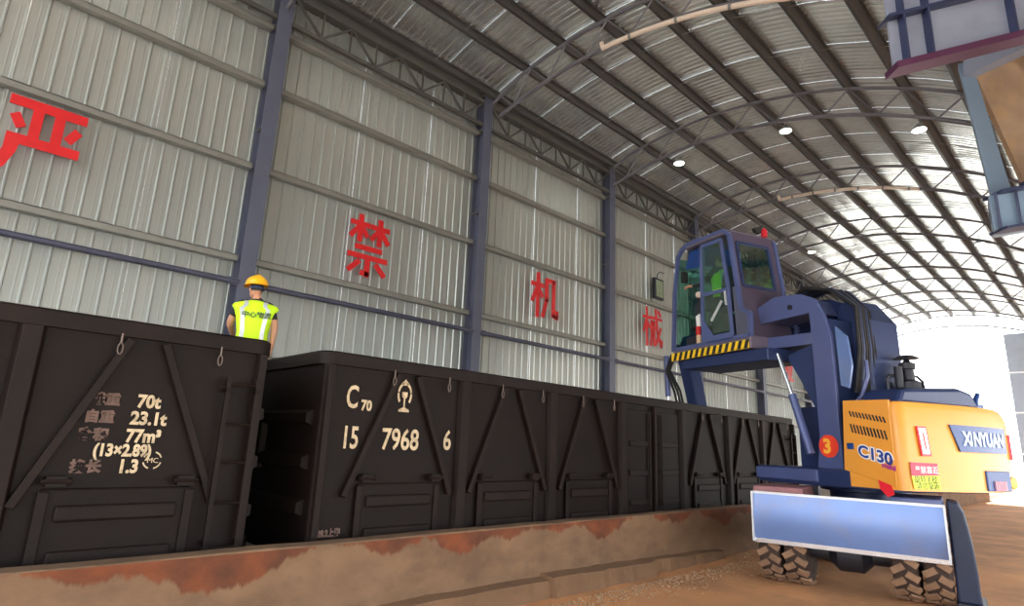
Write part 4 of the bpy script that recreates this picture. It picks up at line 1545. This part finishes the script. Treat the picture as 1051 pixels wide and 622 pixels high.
# hoses arching over the riser
for i in range(9):
    yy = 0.02+0.07*i
    q = [(0.5-0.05*i, yy, 4.66), (-0.1, yy+0.02, 4.74+0.03*random.random()), (-0.55, yy+random.uniform(-0.05, 0.05), 4.62+0.05*random.random()),
         (-0.86-0.02*i, yy-0.03, 4.25), (-0.90-0.015*i, yy-0.03, 3.6), (-0.88, yy-0.05, 2.9)]
    qq = []
    for a, b in zip(q[:-1], q[1:]):
        for t in (0, 0.5):
            qq.append(Vector(a).lerp(Vector(b), t))
    ub().tube(qq+[Vector(q[-1])], 0.026, 6).build('hose', M['dark'] if i % 3 else M['mdark'], rs, smooth=True)
ub().prism([(-0.80, 0.72, 3.0), (-0.78, 0.72, 3.95), (-0.98, 0.72, 3.75), (-1.02, 0.72, 3.3), (-0.94, 0.72, 2.95)], (0, 0.03, 0)).build('mirror', M['blade'], rs)
ub().tube([(-0.80, 0.5, 2.72), (-0.95, 0.5, 2.85), (-1.04, 0.45, 3.15), (-1.0, 0.4, 3.4)], 0.03, 7).build('hose', M['mblue'], rs, smooth=True)

# -- raised cab
YL, YRR = 1.15, 0.02
cb = empty('operator_cab')
cb.parent = ex
out = [(2.80, 3.98), (2.72, 5.2), (2.58, 5.98), (2.44, 6.12), (2.25, 6.18), (1.16, 6.14), (1.02, 6.02), (0.80, 4.50), (0.60, 4.38), (0.60, 3.98)]
CF_ = lambda pts, y: [(a, y, b) for a, b in pts]


def wall_frame(y, th, name, m_):
    """side frame of the cab as bars along its outline"""
    g = ub()
    loop = out
    for i in range(len(loop)):
        a, b = loop[i], loop[(i+1) % len(loop)]
        g.bar((a[0], y, a[1]), (b[0], y, b[1]), 0.07, th, (0, 1, 0))
    for a in loop:
        g.cyl((a[0], y-th/2, a[1]), (a[0], y+th/2, a[1]), 0.035, n=10)
    return g.build(name, m_, cb)


wall_frame(YL, 0.07, 'side_frame', M['mblue'])
wall_frame(YRR, 0.07, 'side_frame', M['mblue'])
ub().prism(CF_([(2.36, 6.10), (2.20, 6.20), (1.10, 6.17), (1.10, 6.06)], YRR-0.02), (0, YL-YRR+0.04, 0)).build('roof', mat('cab_roof_paint', '6c6478', 0.5, 0.1, 0.08, 3, dirt='a47a5a', damt=0.5), cb, bevel=0.03)
ub().prism([(2.80, YRR, 3.76), (2.80, YL+0.02, 3.76), (0.60, YL+0.02, 3.74), (0.60, YRR, 3.74)], (0, 0, 0.24)).build('floor_box', mat('cab_base_paint', '6a5f70', 0.5, 0.1, 0.08, 3), cb, bevel=0.02)
ub().prism([(2.60, YRR+0.1, 3.55), (2.60, YL-0.06, 3.55), (0.3, YL-0.06, 3.50), (0.3, YRR+0.1, 3.50)], (0, 0, 0.22)).build('under_frame', M['mdark'], cb, bevel=0.02)
# hazard stripe board along the sill
hz = ub().bx(0.62, 2.82, YL+0.03, YL+0.045, 3.74, 3.90).build('hazard_strip', M['hazy'], cb)
for i in range(13):
    x = 2.76-0.168*i
    ub().prism([(x, YL+0.045, 3.742), (x-0.085, YL+0.045, 3.742), (x-0.145, YL+0.045, 3.898), (x-0.06, YL+0.045, 3.898)], (0, 0.003, 0)).build('stripe', M['dark'], hz)
# lower side panel by the rear corner, and rear wall with window
ub().prism(CF_([(0.92, 3.98), (0.60, 3.98), (0.60, 4.38), (0.80, 4.50), (0.86, 4.95), (0.98, 4.95)], YL-0.02), (0, 0.05, 0)).build('corner_panel', M['column'], cb, bevel=0.01)
RW = lambda z: 0.80+(z-4.50)*(1.02-0.80)/(6.02-4.50) if z >= 4.5 else 0.70
g = ub()
y0, y1, z0, z1 = YRR+0.20, YL-0.14, 4.98, 5.88
for (ya_, yb_, za, zb) in ((YRR, YL, 3.98, z0), (YRR, YL, z1, 6.10), (YRR, y0, z0, z1), (y1, YL, z0, z1)):
    g.prism([(RW(za), ya_, za), (RW(za), yb_, za), (RW(zb), yb_, zb), (RW(zb), ya_, zb)], (0.03, 0, 0))
g.build('rear_wall', mat('cab_rear_paint', '544a5e', 0.5, 0.1, 0.08, 3), cb)
g = ub()
for (p, q) in (((y0, z0), (y1, z0)), ((y1, z0), (y1, z1)), ((y1, z1), (y0, z1)), ((y0, z1), (y0, z0))):
    g.bar((RW(p[1])-0.012, p[0], p[1]), (RW(q[1])-0.012, q[0], q[1]), 0.03, 0.05, (0, 0, 1) if p[1] == q[1] else (0, 1, 0))
rw = g.build('rear_window', M['mdark'], cb)
ub().prism([(RW(z0), y0, z0), (RW(z0), y1, z0), (RW(z1), y1, z1), (RW(z1), y0, z1)], (0.008, 0, 0)).build('pane', M['glass2'], rw)
# front windscreen and far side window
for (a, b) in (((2.76, 4.05), (2.70, 5.2)), ((2.70, 5.2), (2.57, 5.95))):
    ub().prism([(a[0], YRR+0.05, a[1]), (a[0], YL-0.05, a[1]), (b[0], YL-0.05, b[1]), (b[0], YRR+0.05, b[1])], (0.008, 0, 0)).build('windscreen', M['glass'], cb)
fs_ = ub().prism(CF_([(2.70, 4.6), (2.66, 5.3), (2.52, 5.95), (1.15, 5.95), (0.95, 4.6)], YRR), (0, 0.008, 0)).build('far_side_window', M['glass'], cb)
ub().prism(CF_([(2.76, 4.0), (2.72, 4.6), (0.9, 4.6), (0.75, 4.0)], YRR-0.01), (0, 0.03, 0)).build('far_side_panel', M['mdark'], cb)
# door: rear half closed with two panes, front half open
dr = ub()
dl = [(1.80, 4.02), (1.77, 5.98), (1.20, 5.96), (1.06, 5.0), (1.00, 4.02)]
for i in range(len(dl)):
    a, b = dl[i], dl[(i+1) % len(dl)]
    dr.bar((a[0], YL+0.05, a[1]), (b[0], YL+0.05, b[1]), 0.075, 0.045, (0, 1, 0))
dr.bar((1.78, YL+0.05, 4.96), (1.06, YL+0.05, 4.93), 0.07, 0.045, (0, 1, 0))
dr.prism(CF_([(1.80, 4.02), (1.80, 4.50), (1.50, 4.10), (1.02, 4.10), (1.02, 4.02)], YL+0.04), (0, 0.03, 0))
dr = dr.build('cab_door', M['mblue'], cb, bevel=0.006)
ub().prism(CF_([(1.77, 5.0), (1.75, 5.94), (1.22, 5.92), (1.09, 5.0)], YL+0.045), (0, 0.008, 0)).build('upper_pane', M['glass'], dr)
ub().prism(CF_([(1.78, 4.52), (1.77, 4.94), (1.07, 4.91), (1.03, 4.13), (1.50, 4.13)], YL+0.045), (0, 0.008, 0)).build('lower_pane', M['glass'], dr)
ub().bar((1.50, YL+0.09, 4.38), (1.20, YL+0.09, 4.72), 0.045, 0.03, (0, 1, 0)).build('grab_handle', M['reflect'], dr)
ub().bar((1.12, YL+0.08, 4.9), (1.10, YL+0.08, 4.62), 0.03, 0.03, (0, 1, 0)).build('door_handle', M['reflect'], dr)
ub().bar((1.80, YL+0.02, 4.0), (1.78, YL+0.02, 6.0), 0.05, 0.05, (0, 1, 0)).build('door_post', M['blade'], cb)
# dark headliner at the open front and interior fittings
ub().prism(CF_([(2.50, 5.72), (2.36, 6.06), (1.84, 6.06), (1.84, 5.62)], YRR+0.1), (0, 0.9, 0)).build('headliner', M['navy'], cb)
st_ = ub().bx(1.50, 2.05, 0.42, 0.98, 4.72, 4.90)
st_.bx(1.58, 1.92, 0.50, 0.90, 3.98, 4.62)
st_ = st_.build('seat', M['seat'], cb, bevel=0.03)
ub().prism(CF_([(1.62, 4.76), (1.48, 4.76), (1.30, 5.50), (1.40, 5.54)], 0.44), (0, 0.52, 0)).build('backrest', M['seat'], st_, bevel=0.03)
cs = ub().bx(2.12, 2.30, 0.82, 0.98, 4.55, 4.92).build('console', M['soot'], cb, bevel=0.02)
ub().bx(2.16, 2.26, 0.86, 0.94, 4.0, 4.55).build('pedestal', M['dark'], cs)
ub().cyl((2.22, 0.90, 4.9), (2.24, 0.90, 5.06), 0.02, n=8).build('joystick', M['dark'], cs)
ub().lathe([(0.02, -0.07), (0.06, -0.05), (0.075, 0.0), (0.06, 0.05), (0.02, 0.07)], (2.24, 0.90, 5.11), n=14).build('pale_knob', mat('pale_knob', 'e8cdbb', 0.5), cs, smooth=True)
bt_ = ub().lathe([(0.05, 4.03), (0.055, 4.05), (0.055, 4.2), (0.05, 4.22)], (2.14, 1.02, 0), n=12).build('bottle', mat('bottle_tan', 'd8b890', 0.4), cb, smooth=True)
ub().lathe([(0.05, 4.22), (0.06, 4.23), (0.06, 4.38), (0.05, 4.40)], (2.14, 1.02, 0), n=12).build('red_band', M['red'], bt_, smooth=True)
ub().prism([(2.18, 1.0, 4.40), (2.08, 1.0, 4.40), (2.10, 1.0, 4.66), (2.2, 1.0, 4.62)], (0, 0.04, 0)).build('white_cloth', M['white'], cb)
ub().bx(1.95, 2.6, 0.35, 0.98, 4.02, 4.24).build('foot_rest', M['soot'], cb, bevel=0.02)
g = ub()
g.tube([(2.55, 0.60, 4.2), (2.45, 0.60, 4.95)], 0.035, 8)
ring = [(2.43+0.05*math.cos(t), 0.60+0.19*math.sin(t), 5.0+0.17*math.cos(t)) for t in [2*PI*i/16 for i in range(17)]]
g.tube(ring, 0.014, 6)
g.build('steering_wheel', M['dark'], cb)
for i, (zz, hh) in enumerate(((4.02, 0.05),)):
    ub().bx(2.0, 2.7, 0.2, 1.1, 3.98, 4.03).build('floor_mat', mat('dusty_mat', '7d5a50', 0.9, 0, 0.2, 6), cb)
ub().bx(2.50, 2.58, 0.95, 1.10, 5.42, 5.68).build('mirror', M['dark'], cb, bevel=0.02)
# roof fittings
bc = ub().lathe([(0.05, 6.14), (0.06, 6.17), (0.06, 6.27), (0.035, 6.31)], (1.05, 0.22, 0), n=12).build('beacon', M['redlens'], cb, smooth=True)
ub().prism([(1.02, 0.42, 6.14), (1.0, 0.55, 6.15), (1.0, 0.60, 6.22), (0.98, 0.40, 6.30)], (-0.08, 0, 0)).build('work_lamp', M['dark'], cb)
for (x, y, z) in ((2.52, 0.98, 6.14), (1.74, 1.02, 6.22), (1.9, 0.3, 6.22)):
    ub().lathe([(0.022, 0), (0.022, 0.07), (0.01, 0.09)], (x, y, z-0.02), n=10).build('roof_lamp', M['white'], cb, smooth=True)

# operator seated in the cab
JO = dict(pelvis=(0, 0, 0.10), waist=(0, 0.0, 0.26), chest=(0, 0.02, 0.48), neckb=(0, 0.03, 0.63), neck=(0, 0.04, 0.68), head=(0, 0.06, 0.72),
          rsh=(0.18, 0.02, 0.57), rel=(0.27, 0.14, 0.32), rwr=(0.26, 0.36, 0.30), lsh=(-0.18, 0.02, 0.57), lel=(-0.28, 0.20, 0.34), lwr=(-0.34, 0.44, 0.36),
          rhip=(0.10, 0.08, 0.09), rkn=(0.13, 0.46, 0.10), ran=(0.13, 0.52, -0.30), lhip=(-0.10, 0.08, 0.09), lkn=(-0.13, 0.46, 0.10), lan=(-0.13, 0.52, -0.30),
          vest=[(-0.05, 0.185, 0.140), (0.3, 0.182, 0.136), (0.8, 0.20, 0.142), (1.15, 0.20, 0.136), (1.55, 0.150, 0.105), (1.85, 0.085, 0.080)],
          rpalm=(0, 0.2, -1), lpalm=(0, 0.2, -1), curl=0.9)
op_loc = EX + MU @ Vector((1.74, 0.70, 4.86))
make_person('person', tuple(op_loc), R(68-90), JO, None, 'person in a green vest seated in the raised cab, seen through the door glass', False, None, arms_bare=False, headturn=R(25), scale=1.15)

# ================================================================== OVERHEAD STEEL (upper right)
# loading frame: inclined plate girder, chute plate, strut and box bracket, carried by a leg beside the camera's view
hp = empty('loading_frame', (7.95, -0.85, 0))
tag(hp, 'overhead blue steel loading frame with purple bottom flange and brown chute plate, upper right', 'steel frame')
HO = Vector((6.06, 1.11, 5.86))-Vector((7.95, -0.85, 0))
D = Vector((0.685, -0.661, 0.306)).normalized()
S = Vector((0.694, 0.720, 0.0)).normalized()
U = S.cross(D).normalized()
if U.z < 0:
    U = -U
rotg = Matrix((D, S, U)).transposed()
OFF = Matrix.Translation(Vector((-7.95, 0.85, 0)))


def gbox(a0, a1, s0, s1, u0, u1, name, m_, bevel=0.0):
    """box along the incline whose ends stay plumb"""
    pt = lambda a, s_, u: HO+D*a+S*s_+Vector((0, 0, u))
    g = MB()
    g.prism([pt(a0, s0, u0), pt(a1, s0, u0), pt(a1, s0, u1), pt(a0, s0, u1)], S*(s1-s0))
    return g.build(name, m_, hp, bevel=bevel)


gbox(0, 2.6, -0.012, 0.012, -0.25, 0.27, 'web', M['hop'])
gbox(-0.02, 2.6, -0.10, 0.10, -0.32, -0.25, 'bottom_flange', M['hopdark'])
gbox(-0.04, 2.6, -0.10, 0.10, 0.25, 0.285, 'middle_flange', M['hopnavy'])
gbox(0, 2.6, -0.012, 0.012, 0.285, 0.9, 'upper_web', M['hop'])
gbox(0, 2.6, -0.10, 0.10, 0.9, 0.94, 'top_flange', M['hopnavy'])
for a in (0.10, 0.36, 1.25, 2.1):
    # upright stiffeners stay vertical on the inclined web
    for u0, u1 in ((-0.25, 0.25), (0.285, 0.9)):
        gbox(a, a+0.022, -0.098, -0.012, u0, u1, 'stiffener', M['hopnavy'])
# strut, chute plate and box bracket
g = MB(OFF)
g.prism([(8.61, 0.88, 6.89), (8.75, 0.75, 6.91), (8.92, 0.59, 5.13), (8.72, 0.77, 5.06)], (0.16, 0.025, 0))
g.build('strut', M['hop2'], hp, bevel=0.006)
g = MB(OFF)
g.prism([(9.15, 0.78, 7.00), (9.69, 0.26, 7.30), (10.0, -0.05, 7.45), (10.2, -0.25, 4.85), (9.91, 0.05, 4.94), (9.45, 0.49, 5.43)], (0.05, 0.05, 0.02))
g.build('chute_plate', M['plate'], hp)
g = MB(OFF)
g.prism([(9.45, 0.49, 5.43), (9.91, 0.05, 4.94), (10.2, -0.25, 4.85), (10.2, -0.25, 4.66), (9.91, 0.05, 4.72), (9.43, 0.51, 5.3)], (0.06, 0.06, 0.0))
g.build('chute_lip', M['hopnavy'], hp)
g = MB(OFF)
g.prism([(8.43, 0.77, 4.97), (9.17, 0.06, 5.20), (9.5, -0.26, 5.30), (9.5, -0.26, 4.86), (9.12, 0.12, 4.75), (8.44, 0.77, 4.54)], (0.32, 0.05, 0.0))
g.build('box_bracket', M['hop2'], hp, bevel=0.006)
for t in (0.06, 0.30, 0.75):
    a = Vector((8.43, 0.77, 4.55)).lerp(Vector((9.17, 0.06, 4.78)), t)
    MB(OFF).bar(a+Vector((-0.02, -0.02, -0.01)), a+Vector((-0.02, -0.02, 0.43)), 0.03, 0.03, (0, 1, 0)).build('stiffener', M['hopnavy'], hp)
MB(OFF).bar((8.50, 0.74, 4.985), (9.6, -0.32, 5.33), 0.30, 0.03).build('bracket_flange', M['hopnavy'], hp)
MB(OFF).bar((8.50, 0.74, 4.54), (9.6, -0.32, 4.86), 0.26, 0.03).build('bracket_flange', M['hopnavy'], hp)
MB(OFF).bar((9.3, -0.1, 5.05), (8.0, -0.8, 5.05), 0.2, 0.3).build('cross_beam', M['hop'], hp)
MB(OFF).bar((8.7, 0.8, 6.8), (7.9, -0.7, 6.6), 0.16, 0.2).build('cross_beam', M['hop'], hp)
MB(OFF).bar((9.7, 0.2, 7.1), (7.95, -0.75, 6.5), 0.16, 0.2).build('cross_beam', M['hop'], hp)
MB(OFF).bx(7.80, 8.10, -1.0, -0.70, 0, 6.75).build('leg', M['hop'], hp, bevel=0.02)
